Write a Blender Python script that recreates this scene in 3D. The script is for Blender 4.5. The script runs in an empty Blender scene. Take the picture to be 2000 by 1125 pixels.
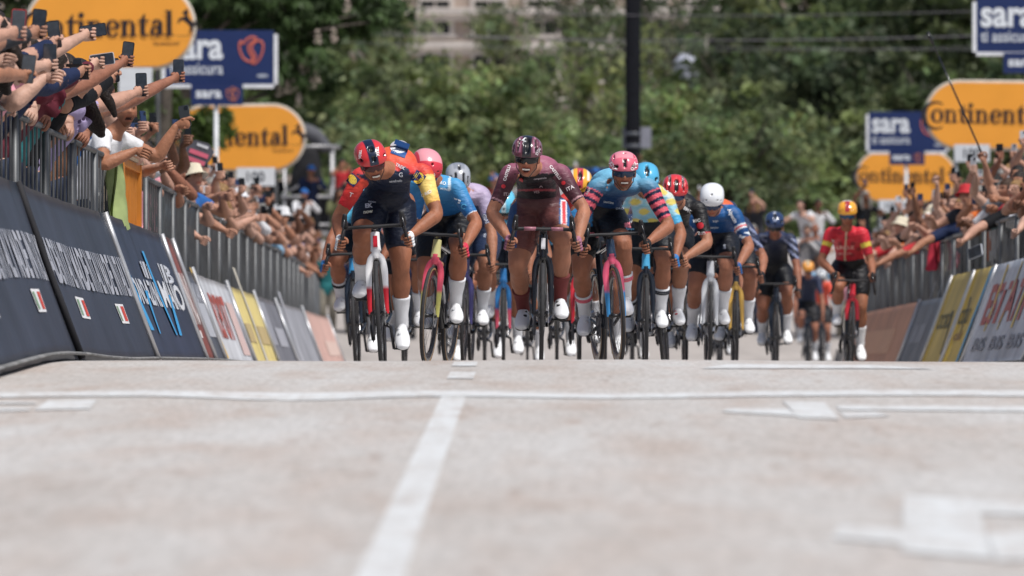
import bpy, math, random
import numpy as np
from mathutils import Vector, Matrix
from mathutils.bvhtree import BVHTree

random.seed(11)
RNG = np.random.default_rng(5)
sc = bpy.context.scene
COL = sc.collection

# ------------------------------------------------------------------ camera
# world: Y runs up the road away from the camera, X to the right, Z up;
# the road surface the riders are on lies at Z = 0.
F_PX, VPX, VPY, CAM_Z = 13000.0, 1034.0, 684.0, 0.10
cam_d = bpy.data.cameras.new('camera')
cam = bpy.data.objects.new('camera', cam_d)
COL.objects.link(cam)
cam.location = (0, 0, CAM_Z)
cam.rotation_euler = (math.pi / 2 + (VPY - 562.5) / F_PX, 0, (VPX - 1000) / F_PX)
cam_d.sensor_width = 36.0
cam_d.lens = F_PX / 2000 * 36.0
cam_d.clip_start = 0.5
cam_d.clip_end = 4000
cam_d.dof.use_dof = True
cam_d.dof.focus_distance = 45.0
cam_d.dof.aperture_fstop = 4.4
sc.camera = cam

# ------------------------------------------------------------------ sky, sun, exposure
SUN_EL, SUN_AZ = math.radians(62), math.radians(138)      # azimuth measured from +Y towards +X
world = bpy.data.worlds.new('World'); sc.world = world
world.use_nodes = True
wn = world.node_tree
bg = wn.nodes['Background']
sky = wn.nodes.new('ShaderNodeTexSky'); sky.sky_type = 'NISHITA'; sky.sun_disc = False
sky.sun_elevation = SUN_EL; sky.sun_rotation = SUN_AZ
sky.air_density = 1.0; sky.dust_density = 3.0; sky.ozone_density = 1.0
wn.links.new(sky.outputs[0], bg.inputs[0]); bg.inputs[1].default_value = 0.070
sun_d = bpy.data.lights.new('sun', 'SUN'); sun_d.energy = 3.3; sun_d.angle = math.radians(11)
sun_d.color = (1.0, 0.97, 0.93)
sun = bpy.data.objects.new('sun', sun_d); COL.objects.link(sun)
sd = Vector((math.sin(SUN_AZ) * math.cos(SUN_EL), math.cos(SUN_AZ) * math.cos(SUN_EL), math.sin(SUN_EL)))
sun.rotation_euler = sd.to_track_quat('Z', 'Y').to_euler()
sc.view_settings.view_transform = 'Standard'; sc.view_settings.look = 'None'
sc.view_settings.gamma = 1.0; sc.view_settings.use_curve_mapping = False
sc.view_settings.exposure = 0.22

# ------------------------------------------------------------------ small helpers
def V(*a): return np.array(a, float)
def nrm(v):
    v = np.asarray(v, float); return v / (np.linalg.norm(v) + 1e-12)
def lerp(a, b, t): return np.asarray(a, float) * (1 - t) + np.asarray(b, float) * t
def sstep(a, b, x):
    t = np.clip((x - a) / (b - a), 0, 1); return t * t * (3 - 2 * t)
def at(px, py, d):
    """world point that lies at depth d behind photograph pixel (px, py)"""
    return V((px - VPX) / F_PX * d, d, CAM_Z + (VPY - py) / F_PX * d)
def srgb(h):
    h = h.lstrip('#'); c = [int(h[i:i + 2], 16) / 255 for i in (0, 2, 4)]
    return tuple(x / 12.92 if x <= .04045 else ((x + .055) / 1.055) ** 2.4 for x in c)
def C3(c): return srgb(c) if isinstance(c, str) else tuple(c[:3])

# ------------------------------------------------------------------ materials
MATS = {}
def mat(key, color=(.5, .5, .5), rough=.6, metal=0., spec=.4, noise=.12, nscale=6., bump=0., bscale=40.,
        attr=None, objcol=False, coat=0., sheen=0., trans=0., sss=0., stretch=None):
    if key in MATS: return MATS[key]
    m = bpy.data.materials.new(key); m.use_nodes = True
    nt = m.node_tree; p = nt.nodes['Principled BSDF']; N = nt.nodes.new; L = nt.links.new
    p.inputs['Roughness'].default_value = rough; p.inputs['Metallic'].default_value = metal
    p.inputs['Specular IOR Level'].default_value = spec
    if coat: p.inputs['Coat Weight'].default_value = coat; p.inputs['Coat Roughness'].default_value = .08
    if sheen: p.inputs['Sheen Weight'].default_value = sheen
    if trans: p.inputs['Transmission Weight'].default_value = trans
    if sss:
        p.inputs['Subsurface Weight'].default_value = sss
        p.inputs['Subsurface Radius'].default_value = (.02, .008, .004)
        p.inputs['Subsurface Scale'].default_value = .5
    tc = N('ShaderNodeTexCoord'); mp = N('ShaderNodeMapping'); L(tc.outputs['Object'], mp.inputs[0])
    if stretch: mp.inputs['Scale'].default_value = stretch
    base = None
    if attr:
        a = N('ShaderNodeAttribute'); a.attribute_name = attr; base = a.outputs['Color']
        if objcol:
            oi = N('ShaderNodeObjectInfo'); mo = N('ShaderNodeMix'); mo.data_type = 'RGBA'; mo.blend_type = 'MULTIPLY'; mo.inputs[0].default_value = 1
            L(base, mo.inputs[6]); L(oi.outputs['Color'], mo.inputs[7]); base = mo.outputs[2]
    elif objcol:
        a = N('ShaderNodeObjectInfo'); base = a.outputs['Color']
    else:
        a = N('ShaderNodeRGB'); a.outputs[0].default_value = (*C3(color), 1); base = a.outputs[0]
    if noise:
        nz = N('ShaderNodeTexNoise'); nz.inputs['Scale'].default_value = nscale; nz.inputs['Detail'].default_value = 5
        L(mp.outputs[0], nz.inputs['Vector'])
        mr = N('ShaderNodeMapRange'); mr.inputs[1].default_value = .3; mr.inputs[2].default_value = .7
        mr.inputs[3].default_value = 1 - noise; mr.inputs[4].default_value = 1 + noise
        L(nz.outputs[0], mr.inputs[0])
        mx = N('ShaderNodeMix'); mx.data_type = 'RGBA'; mx.blend_type = 'MULTIPLY'; mx.inputs[0].default_value = 1
        L(base, mx.inputs[6]); L(mr.outputs[0], mx.inputs[7]); base = mx.outputs[2]
    L(base, p.inputs['Base Color'])
    if bump:
        nb = N('ShaderNodeTexNoise'); nb.inputs['Scale'].default_value = bscale; nb.inputs['Detail'].default_value = 4
        L(mp.outputs[0], nb.inputs['Vector'])
        bp = N('ShaderNodeBump'); bp.inputs['Strength'].default_value = bump; bp.inputs['Distance'].default_value = .02
        L(nb.outputs[0], bp.inputs['Height']); L(bp.outputs[0], p.inputs['Normal'])
    MATS[key] = m
    return m
def flat(color, rough=.6, **k):
    c = C3(color)
    return mat('paint_%02x%02x%02x_%d' % (*[int(255 * min(1, x)) for x in c], int(rough * 100)) + ''.join(sorted(k)), c, rough, **k)

# ------------------------------------------------------------------ mesh building
class MB:
    """collects quads and triangles, then links them as one mesh object"""
    def __init__(s): s.v = []; s.f = []; s.c = []; s.mi = []; s.n = 0
    def add(s, v, f, color=None, mi=0):
        v = np.asarray(v, float); o = s.n
        s.v.append(v); s.n += len(v)
        s.f += [tuple(int(i) + o for i in q) for q in f]
        s.mi += [mi] * len(f)
        if color is None: color = (1, 1, 1)
        c = np.asarray(color, float)
        s.c.append(np.tile(c[:3], (len(v), 1)) if c.ndim == 1 else c)
        return s
    def arrays(s): return (np.vstack(s.v) if s.v else np.zeros((0, 3))), s.f
    def mesh(s, name, mats, smooth=False):
        me = bpy.data.meshes.new(name); v, f = s.arrays()
        me.from_pydata(v.tolist(), [], f); 
        if not isinstance(mats, (list, tuple)): mats = [mats]
        for m in mats: me.materials.append(m)
        if len(mats) > 1: me.polygons.foreach_set('material_index', s.mi)
        cols = np.vstack(s.c)
        if not np.allclose(cols, 1):
            a = me.color_attributes.new('Col', 'FLOAT_COLOR', 'POINT')
            a.data.foreach_set('color', np.hstack([cols, np.ones((len(cols), 1))]).astype(np.float32).ravel())
        if smooth is True: me.polygons.foreach_set('use_smooth', [True] * len(me.polygons))
        elif smooth: me.shade_smooth() if False else None
        if smooth and smooth is not True: smooth_by_angle(me, smooth)
        me.update()
        return me
    def build(s, name, mats, parent=None, smooth=False, loc=None):
        o = bpy.data.objects.new(name, s.mesh(name, mats, smooth)); COL.objects.link(o)
        if parent is not None: o.parent = parent
        if loc is not None: o.location = loc
        return o
    # primitives
    def box(s, c, d, R=None, color=None, mi=0, taper=1.0):
        x, y, z = np.asarray(d, float) / 2
        v = V(*[0])[:0]
        v = np.array([[-x, -y, -z], [x, -y, -z], [x, y, -z], [-x, y, -z],
                      [-x * taper, -y * taper, z], [x * taper, -y * taper, z], [x * taper, y * taper, z], [-x * taper, y * taper, z]])
        if R is not None: v = v @ np.asarray(R).T
        return s.add(v + np.asarray(c), [(0, 3, 2, 1), (4, 5, 6, 7), (0, 1, 5, 4), (1, 2, 6, 5), (2, 3, 7, 6), (3, 0, 4, 7)], color, mi)
    def tube(s, path, rad, n=8, color=None, mi=0, ref=None, sides=None, cap=True):
        v, f = loft(path, rad, n, ref, sides, cap); return s.add(v, f, color, mi)
    def prism(s, pts, y0, y1, color=None, mi=0):
        """outline in XZ (counter-clockwise seen from -Y) pulled from y0 to y1"""
        k = len(pts); v = [(p[0], y0, p[1]) for p in pts] + [(p[0], y1, p[1]) for p in pts]
        f = [tuple(range(k)), tuple(range(2 * k - 1, k - 1, -1))]
        f += [(i, i + k, (i + 1) % k + k, (i + 1) % k) for i in range(k)]
        return s.add(v, f, color, mi)
    def ell(s, c, r, n=14, m=9, R=None, color=None, mi=0):
        v, f = sphere(n, m); v = v * np.asarray(r)
        if R is not None: v = v @ np.asarray(R).T
        return s.add(v + np.asarray(c), f, color, mi)

def smooth_by_angle(me, ang):
    me.polygons.foreach_set('use_smooth', [True] * len(me.polygons))
    try: me.set_sharp_from_angle(angle=ang)
    except Exception: pass

def sphere(n=14, m=9):
    v = [(0, 0, -1)]; f = []
    for j in range(1, m):
        a = -math.pi / 2 + math.pi * j / m
        for i in range(n):
            b = 2 * math.pi * i / n; v.append((math.cos(a) * math.cos(b), math.cos(a) * math.sin(b), math.sin(a)))
    v.append((0, 0, 1)); t = len(v) - 1
    for i in range(n):
        i2 = (i + 1) % n
        f.append((0, 1 + i2, 1 + i))
        for j in range(m - 2): f.append((1 + j * n + i, 1 + j * n + i2, 1 + (j + 1) * n + i2, 1 + (j + 1) * n + i))
        f.append((t, 1 + (m - 2) * n + i, 1 + (m - 2) * n + i2))
    return np.array(v, float), f

def loft(path, rad, n=10, ref=None, sides=None, cap=True):
    P = np.asarray(path, float); k = len(P)
    r = np.asarray(rad, float)
    if r.ndim == 0: r = np.full((k, 2), float(r))
    elif r.ndim == 1: r = np.stack([r, r], 1)
    T = np.zeros_like(P); T[1:-1] = P[2:] - P[:-2]; T[0] = P[1] - P[0]; T[-1] = P[-1] - P[-2]
    T /= np.linalg.norm(T, axis=1)[:, None] + 1e-12
    ang = np.linspace(0, 2 * math.pi, n, endpoint=False); ca, sa = np.cos(ang), np.sin(ang)
    out = []; prev = None
    for i in range(k):
        if sides is not None: s = np.asarray(sides[i], float)
        elif ref is not None: s = np.cross(T[i], ref)
        elif prev is None:
            s = np.cross(T[i], (0, 0, 1.) if abs(T[i][2]) < .9 else (0, 1., 0))
        else: s = prev
        s = s - T[i] * (s @ T[i]); L = np.linalg.norm(s)
        if L < 1e-6: s = prev if prev is not None else V(1, 0, 0)
        else: s = s / L
        prev = s; u = np.cross(s, T[i])
        out.append(P[i] + r[i, 0] * ca[:, None] * s + r[i, 1] * sa[:, None] * u)
    v = np.vstack(out); f = []
    for i in range(k - 1):
        for j in range(n):
            j2 = (j + 1) % n
            f.append((i * n + j, (i + 1) * n + j, (i + 1) * n + j2, i * n + j2))
    if cap:
        f.append(tuple(range(n))); f.append(tuple(range(k * n - 1, (k - 1) * n - 1, -1)))
    return v, f

def spline(pts, vals=None, step=4):
    """Catmull-Rom through pts, and the radii with it"""
    P = np.asarray(pts, float); Q = np.vstack([2 * P[0] - P[1], P, 2 * P[-1] - P[-2]])
    if vals is not None:
        R = np.asarray(vals, float); R = R[:, None] if R.ndim == 1 else R
    o, ov = [], []
    for i in range(len(P) - 1):
        a, b, c, d = Q[i:i + 4]
        for k in range(step):
            t = k / step
            o.append(.5 * ((2 * b) + (c - a) * t + (2 * a - 5 * b + 4 * c - d) * t * t + (-a + 3 * b - 3 * c + d) * t ** 3))
            if vals is not None: ov.append(lerp(R[i], R[i + 1], t * t * (3 - 2 * t) * .5 + t * .5))
    o.append(P[-1])
    if vals is None: return np.array(o)
    ov.append(R[-1]); ov = np.array(ov)
    return np.array(o), (ov[:, 0] if np.asarray(vals).ndim == 1 else ov)

def rounded_tube(path, rad, n=12, sides=None, ref=None, step=4, ends=True):
    """limb-like closed tube with round ends"""
    P, R = spline(path, rad, step)
    if R.ndim == 1: R = np.stack([R, R], 1)
    if ends:
        def end(i, j):
            t = nrm(P[i] - P[j]); r = R[i].mean()
            pts = [P[i] + t * r * math.sin(a) * .8 for a in (.5, 1.0, 1.4)]
            rr = [R[i] * math.cos(a) for a in (.5, 1.0, 1.4)]
            return pts, rr
        p0, r0 = end(0, 1); p1, r1 = end(-1, -2)
        P = np.vstack([p0[::-1], P, p1]); R = np.vstack([r0[::-1], R, r1])
        if sides is not None: sides = None if len(sides) == 0 else sides
    if sides is not None:
        sides = np.asarray(sides, float)
        t = np.linspace(0, len(sides) - 1, len(P)); i = np.clip(t.astype(int), 0, len(sides) - 2); w = (t - i)[:, None]
        sides = sides[i] * (1 - w) + sides[i + 1] * w
    return loft(P, R, n, ref, sides)

TMP = bpy.data.scenes.new('workbench')                       # small side scene in which shapes are evaluated, removed at the end
def evaluated(o):
    vl = TMP.view_layers[0]; vl.update(); return o.evaluated_get(vl.depsgraph)
def voxel_union(mb, voxel, iters=2):
    """one continuous skin over all the lofted pieces"""
    v, f = mb.arrays(); me = bpy.data.meshes.new('tmp'); me.from_pydata(v.tolist(), [], f)
    o = bpy.data.objects.new('tmp', me); TMP.collection.objects.link(o)
    md = o.modifiers.new('r', 'REMESH'); md.mode = 'VOXEL'; md.voxel_size = voxel
    ev = evaluated(o); m2 = ev.to_mesh()
    vv = np.empty(len(m2.vertices) * 3); m2.vertices.foreach_get('co', vv); vv = vv.reshape(-1, 3)
    ff = np.empty(len(m2.loops), int); m2.loops.foreach_get('vertex_index', ff)
    tot = np.empty(len(m2.polygons), int); m2.polygons.foreach_get('loop_total', tot)
    ev.to_mesh_clear(); bpy.data.objects.remove(o); bpy.data.meshes.remove(me)
    ff = ff.reshape(-1, 4) if (tot == 4).all() else None
    assert ff is not None
    e = np.vstack([ff[:, [0, 1]], ff[:, [1, 2]], ff[:, [2, 3]], ff[:, [3, 0]]])
    for _ in range(iters):
        acc = np.zeros_like(vv)
        for c_ in range(3): acc[:, c_] = np.bincount(e[:, 0], vv[e[:, 1], c_], len(vv)) + np.bincount(e[:, 1], vv[e[:, 0], c_], len(vv))
        cnt = np.bincount(e[:, 0], minlength=len(vv)) + np.bincount(e[:, 1], minlength=len(vv))
        vv = vv * .4 + .6 * acc / np.maximum(cnt, 1)[:, None]
    return vv, ff

def empty(name, loc=(0, 0, 0), rz=0.):
    o = bpy.data.objects.new(name, None); COL.objects.link(o); o.location = loc; o.rotation_euler = (0, 0, rz)
    o.empty_display_size = .1
    return o
def tag(o, label=None, cat=None, group=None, kind=None):
    if label: o['label'] = label
    if cat: o['category'] = cat
    if group: o['group'] = group
    if kind: o['kind'] = kind
    return o
def copy_tree(o, parent=None):
    c = o.copy(); COL.objects.link(c)
    if parent is not None: c.parent = parent
    for ch in list(o.children): copy_tree(ch, c)
    return c

# ------------------------------------------------------------------ lettering
_txt_cache = {}
def text_mesh(s, bold=0.0, shear=0., spacing=1.0):
    """flat lettering in XZ, cap height 1, centred: vertices and faces"""
    k = (s, bold, shear, spacing)
    if k in _txt_cache: return _txt_cache[k]
    cu = bpy.data.curves.new('t', 'FONT'); cu.body = s; cu.align_x = 'CENTER'; cu.align_y = 'CENTER'
    cu.offset = bold; cu.shear = shear; cu.space_character = spacing; cu.resolution_u = 3
    cu.fill_mode = 'FRONT'
    o = bpy.data.objects.new('t', cu); TMP.collection.objects.link(o)
    ev = evaluated(o); m = ev.to_mesh()
    v = np.array([x.co[:] for x in m.vertices]); f = [tuple(p.vertices) for p in m.polygons]
    ev.to_mesh_clear(); bpy.data.objects.remove(o); bpy.data.curves.remove(cu)
    v = v / 0.7
    v = np.stack([v[:, 0] - (v[:, 0].max() + v[:, 0].min()) / 2, v[:, 1] - (v[:, 1].max() + v[:, 1].min()) / 2], 1)
    _txt_cache[k] = (v, f); return v, f
def text_on_plane(mb, s, center, right, up, h, nudge=0.003, w=None, bold=0.02, color=None, mi=0, shear=0.):
    v, f = text_mesh(s, bold, shear); right = nrm(right); up = nrm(up); n = np.cross(right, up)
    sx = h if w is None else w / (v[:, 0].max() - v[:, 0].min())
    p = np.asarray(center) + v[:, :1] * sx * right + v[:, 1:2] * h * up + n * nudge
    mb.add(p, f, color, mi)
# ------------------------------------------------------------------ ground
PROF = np.array([(-60, -1.975), (0, -.715), (30, -.085), (33, -.024), (35, .014), (36.3, .036), (37.5, .043), (39, .037), (41, .016), (43, .002), (46, 0), (52, -.012), (57, -.03), (65, -.08), (75, -.14), (95, -.2), (128, -.2), (150, -.05), (170, .28), (220, .75), (300, 1.5), (420, 2.4), (3000, 2.4)])
def ground_z(x, y):
    x = np.asarray(x, float); y = np.asarray(y, float)
    z = np.interp(y, PROF[:, 0], PROF[:, 1])
    near = sstep(46, 34, y)
    z = z - .010 * np.clip(np.abs(x) - 1.6, 0, 3) ** 1.5 * near
    z = z - .024 * np.exp(-((x + 1.05) / .42) ** 2 - ((y - 28.6) / 2.2) ** 2) - .010 * np.exp(-((x - .35) / .5) ** 2 - ((y - 29.5) / 2.5) ** 2)
    z = z + .006 * np.sin(x * 2.1 + .6) * np.sin(y * .55) * near
    return z
def road_xy(px, py):
    """where the line of sight through a photograph pixel meets the near road"""
    a = (px - VPX) / F_PX; b = (VPY - py) / F_PX
    ys = np.linspace(8, 60, 2600); g = CAM_Z + b * ys - ground_z(a * ys, ys); i = int(np.argmax(g < 0))
    return a * ys[i], ys[i]

m = MB()
xs = np.concatenate([np.linspace(-3000, -30, 6), np.linspace(-14, -5.2, 8), np.linspace(-4.8, 6, 49), np.linspace(6.6, 14, 8), np.linspace(30, 3000, 6)])
ys = np.concatenate([[-60, -10], np.arange(0, 60, .4), np.arange(60, 320, 5), np.linspace(340, 3000, 12)])
Xg, Yg = np.meshgrid(xs, ys, indexing='ij'); Zg = ground_z(Xg, Yg); ny = len(ys)
m.add(np.stack([Xg, Yg, Zg], -1).reshape(-1, 3), [(i * ny + j, (i + 1) * ny + j, (i + 1) * ny + j + 1, i * ny + j + 1) for i in range(len(xs) - 1) for j in range(ny - 1)])

def road_material():
    mt = bpy.data.materials.new('worn_pale_asphalt'); mt.use_nodes = True; nt = mt.node_tree; N, L = nt.nodes.new, nt.links.new
    p = nt.nodes['Principled BSDF']; p.inputs['Roughness'].default_value = .8; p.inputs['Specular IOR Level'].default_value = .25
    tc = N('ShaderNodeTexCoord')
    def noise(scale, det, sx, sy, rough=.55):
        mp = N('ShaderNodeMapping'); mp.inputs['Scale'].default_value = (sx, sy, 1); L(tc.outputs['Object'], mp.inputs[0])
        nz = N('ShaderNodeTexNoise'); nz.inputs['Scale'].default_value = scale; nz.inputs['Detail'].default_value = det; nz.inputs['Roughness'].default_value = rough
        L(mp.outputs[0], nz.inputs['Vector']); return nz.outputs[0]
    def ramp(src, stops):
        r = N('ShaderNodeValToRGB'); e = r.color_ramp.elements
        while len(e) < len(stops): e.new(.5)
        for k, (q, c) in enumerate(stops): e[k].position = q; e[k].color = (*c, 1)
        L(src, r.inputs[0]); return r.outputs[0]
    def mix(f, a, b, mode='MIX'):
        x = N('ShaderNodeMix'); x.data_type = 'RGBA'; x.blend_type = mode
        if isinstance(f, float): x.inputs[0].default_value = f
        else: L(f, x.inputs[0])
        L(a, x.inputs[6]); L(b, x.inputs[7]); return x.outputs[2]
    base = ramp(noise(1.0, 7, .8, .16, .62), [(.28, (.42, .385, .36)), (.45, (.49, .465, .445)), (.62, (.535, .525, .515)), (.74, (.57, .57, .57))])
    red = ramp(noise(1.0, 4, 2.6, .5), [(.45, (1, 1, 1)), (.68, (.93, .86, .82))])
    spots = ramp(noise(1.0, 3, 9, 1.1, .4), [(.62, (1, 1, 1)), (.76, (.80, .72, .68))])
    grain = ramp(noise(55, 3, 1, 1), [(.3, (.80, .80, .80)), (.7, (1.14, 1.14, 1.14))])
    streak = ramp(noise(1.0, 5, 34, 3.2, .65), [(.34, (.86, .85, .84)), (.62, (1.06, 1.06, 1.06))])
    c = mix(1.0, base, red, 'MULTIPLY'); c = mix(1.0, c, streak, 'MULTIPLY'); c = mix(.8, c, spots, 'MULTIPLY'); c = mix(1.0, c, grain, 'MULTIPLY')
    L(c, p.inputs['Base Color'])
    bp = N('ShaderNodeBump'); bp.inputs['Strength'].default_value = .35; bp.inputs['Distance'].default_value = .01
    L(noise(70, 4, 1, 1), bp.inputs['Height']); L(bp.outputs[0], p.inputs['Normal'])
    return mt
ROADM = road_material()
tag(m.build('road', ROADM, None, True), kind='structure')

# painted markings: thin sheets 4 mm above the road, following it
def paint_material():
    mt = ROADM.copy(); mt.name = 'worn_road_paint'; nt = mt.node_tree; N, L = nt.nodes.new, nt.links.new
    p = nt.nodes['Principled BSDF']; src = p.inputs['Base Color'].links[0].from_socket; tc = [n for n in nt.nodes if n.type == 'TEX_COORD'][0]
    mp = N('ShaderNodeMapping'); mp.inputs['Scale'].default_value = (7, 1.2, 1); L(tc.outputs['Object'], mp.inputs[0]); nz = N('ShaderNodeTexNoise'); nz.inputs['Scale'].default_value = 1.6; nz.inputs['Detail'].default_value = 8; nz.inputs['Roughness'].default_value = .7; L(mp.outputs[0], nz.inputs['Vector'])
    mr = N('ShaderNodeMapRange'); mr.inputs[1].default_value = .30; mr.inputs[2].default_value = .60; mr.inputs[3].default_value = .15; mr.inputs[4].default_value = .9; L(nz.outputs[0], mr.inputs[0])
    x = N('ShaderNodeMix'); x.data_type = 'RGBA'; L(mr.outputs[0], x.inputs[0]); L(src, x.inputs[6]); x.inputs[7].default_value = (.64, .665, .68, 1); L(x.outputs[2], p.inputs['Base Color'])
    return mt
PAINT = paint_material()
def paint(name, quad_px, nx=24, ny=8):
    """quad_px: four photograph pixels (near left, near right, far right, far left) on the near road"""
    c = [np.array(road_xy(*q)) for q in quad_px]; v = []
    for i in range(nx + 1):
        for j in range(ny + 1):
            a, b = i / nx, j / ny; q = lerp(lerp(c[0], c[1], a), lerp(c[3], c[2], a), b); v.append((q[0], q[1], float(ground_z(q[0], q[1])) + .004))
    f = [(i * (ny + 1) + j, (i + 1) * (ny + 1) + j, (i + 1) * (ny + 1) + j + 1, i * (ny + 1) + j + 1) for i in range(nx) for j in range(ny)]
    mm = MB(); mm.add(v, f); return tag(mm.build(name, PAINT, None, True), kind='structure')
def paint_xy(name, x0, x1, y0, y1, dx0=0., dx1=0., nx=10, ny=60, dz=.004):
    v = []
    for i in range(nx + 1):
        for j in range(ny + 1):
            b = j / ny; y = y0 + (y1 - y0) * b; x = x0 + (x1 - x0) * i / nx + dx0 * (1 - b) + dx1 * b
            v.append((x, y, float(ground_z(x, y)) + dz))
    f = [(i * (ny + 1) + j, (i + 1) * (ny + 1) + j, (i + 1) * (ny + 1) + j + 1, i * (ny + 1) + j + 1) for i in range(nx) for j in range(ny)]
    mm = MB(); mm.add(v, f); return tag(mm.build(name, PAINT, None, True), kind='structure')
paint_xy('lane_line', -.385, -.278, 9.5, 29.1)
paint_xy('lane_dash', -.40, -.27, 32.2, 33.6, ny=12); paint_xy('lane_dash', -.41, -.28, 35.0, 36.2, ny=12)
paint_xy('cross_line', -2.9, 4.2, 29.15, 30.0, nx=120, ny=6)
# broad worn letters on the road: left edge, right middle, right front
paint('road_letter', [(-40, 806), (60, 803), (60, 799), (-40, 799)]); paint('road_letter', [(65, 803), (175, 800), (190, 783), (95, 784)]); paint('road_letter', [(-40, 790), (70, 790), (70, 786), (-40, 786)])
paint('road_letter', [(1410, 806), (1560, 815), (1540, 801), (1420, 800)]); paint('road_letter', [(1560, 817), (1640, 821), (1610, 788), (1528, 785)]); paint('road_letter', [(1650, 818), (1740, 813), (1700, 805), (1640, 806)])
paint('road_letter', [(1640, 802), (2040, 806), (2040, 796), (1632, 794)])
paint('road_letter', [(1760, 1080), (1940, 1095), (1905, 976), (1765, 970)]); paint('road_letter', [(1625, 1052), (1770, 1066), (1762, 1036), (1640, 1026)]); paint('road_letter', [(1945, 1098), (2080, 1094), (2080, 1040), (1925, 1042)]); paint('road_letter', [(1910, 1006), (2080, 1010), (2080, 984), (1908, 980)])
paint('road_letter', [(1370, 721), (1830, 722), (1700, 714), (1420, 713)])

# ------------------------------------------------------------------ barriers
LEFT = np.array([(28, -2.70), (32.5, -2.66), (38.7, -2.61), (45.7, -2.55), (53, -2.58), (60, -2.61), (85, -2.62), (100, -2.75), (120, -3.3), (140, -4.2), (230, -7.0)])
RIGHT = np.array([(48, 4.32), (56.5, 4.32), (67.7, 4.30), (75, 4.24), (90, 4.35), (110, 4.8), (130, 5.4), (186, 6.7), (240, 8)])
def edge(side, y): t = LEFT if side < 0 else RIGHT; return np.interp(y, t[:, 0], t[:, 1])
BOARD_ALU = mat('barrier_alloy', (.55, .56, .58), .4, metal=.6)
def board_pt(side, y, t, off=0.0, wav=0.0):
    """point on the sloping board: t = 0 at the road, 1 at the top edge"""
    x = edge(side, y); h = 1.03
    return V(x + side * (.06 * math.sin(t * 1.2) + .32 * t) - side * off * .94 - side * wav, y, float(ground_z(x, y)) + .012 + h * t + off * .33)
def make_board(side, y0, y1, color, prints, label, top=1.0, seed=0):
    rs = random.Random(seed); n = max(4, int((y1 - y0) / .5)); k = 12
    ph = rs.random() * 6
    wavf = lambda y, t: .010 * math.sin(y * 2.3 + ph) * (1 - abs(2 * t - 1)) + .006 * math.sin(y * 5.1 + ph * 2 + t * 3)
    m = MB(); v = []; 
    for th in (0.0, -.035):
        for i in range(n + 1):
            y = y0 + .03 + (y1 - y0 - .06) * i / n
            for j in range(k + 1): t = j / k * top; v.append(board_pt(side, y, t, th, -wavf(y, t)))
    K1 = k + 1; N1 = (n + 1) * K1
    f = []
    for i in range(n):
        for j in range(k):
            q = (i * K1 + j, (i + 1) * K1 + j, (i + 1) * K1 + j + 1, i * K1 + j + 1); f.append(q if side > 0 else q[::-1]); f.append(tuple(a + N1 for a in (q[::-1] if side > 0 else q)))
    for i in range(n):
        for j in (0, k): a, b = i * K1 + j, (i + 1) * K1 + j; f.append((a, b, b + N1, a + N1))
    for i in (0, n):
        for j in range(k): a, b = i * K1 + j, i * K1 + j + 1; f.append((a, b, b + N1, a + N1))
    m.add(v, f)
    o = m.build('advertising_board', flat(color, .5, noise=.22, nscale=1.7, bump=.35, bscale=3), None, True); tag(o, label, 'board', 'boards along the %s barrier' % ('left' if side < 0 else 'right'))
    # posts at the ends and the rubber foot strip
    m = MB(); m.tube([board_pt(side, y1 - .02, t, .012) for t in (0, .4, .8, top)], .022, 8); m.build('end_post', BOARD_ALU if y1 > 45 else mat('dark_joint', (.02, .02, .024), .8), o, True)
    m = MB(); P = [board_pt(side, y0 + (y1 - y0) * i / 12, 0, .012) + V(0, 0, .03) for i in range(13)]; m.tube(P, (.012, .03) and [(.010, .026)] * 13, 8, ref=(1, 0, 0)); m.build('foot_strip', mat('grimy_rubber', (.20, .20, .20), .8, noise=.4, nscale=4), o, True)
    # prints (each print sits a few millimetres proud of the panel)
    def on(y, t, lift=.006): return board_pt(side, y, t, lift, -wavf(y, t))
    def rect(a0, a1, t0, t1, col, nm='print', slant=0., lift=.006):
        mm = MB(); nn, kk = max(2, int((a1 - a0) / .4)), 6; vv = []
        for i in range(nn + 1):
            for j in range(kk + 1): t = t0 + (t1 - t0) * j / kk; vv.append(on(a0 + (a1 - a0) * i / nn + slant * (t - t0), t, lift))
        ff = [(i * (kk + 1) + j, (i + 1) * (kk + 1) + j, (i + 1) * (kk + 1) + j + 1, i * (kk + 1) + j + 1) for i in range(nn) for j in range(kk)]
        mm.add(vv, ff if side > 0 else [q[::-1] for q in ff]); return mm.build(nm, flat(col, .55, noise=.08), o)
    def words(txt, a0, a1, t0, t1, col, bold=.03, lift=.007):
        vv, ff = text_mesh(txt, bold); w = vv[:, 0].max() - vv[:, 0].min(); hh = vv[:, 1].max() - vv[:, 1].min()
        u = (vv[:, 0] - vv[:, 0].min()) / w; q = (vv[:, 1] - vv[:, 1].min()) / hh
        if side > 0: u = 1 - u
        pts = [on(a0 + (a1 - a0) * a, t0 + (t1 - t0) * b, lift) for a, b in zip(u, q)]
        mm = MB(); mm.add(pts, ff); mm.build('lettering', flat(col, .55, noise=.08), o)
    for p in prints:
        if p[0] == 'rect': rect(y0 + p[1] * (y1 - y0), y0 + p[2] * (y1 - y0), *p[3:])
        else: words(p[1], y0 + p[2] * (y1 - y0), y0 + p[3] * (y1 - y0), *p[4:])
    return o
def flag(c): return [('rect', c - .045, c + .045, .255, .38, '#e2e2e4'), ('rect', c - .038, c - .013, .27, .365, '#7c9a7c', 'flag_band', 0., .009), ('rect', c + .013, c + .038, .27, .365, '#c8493c', 'flag_band', 0., .009)]
NAVY = '#343947'
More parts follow.
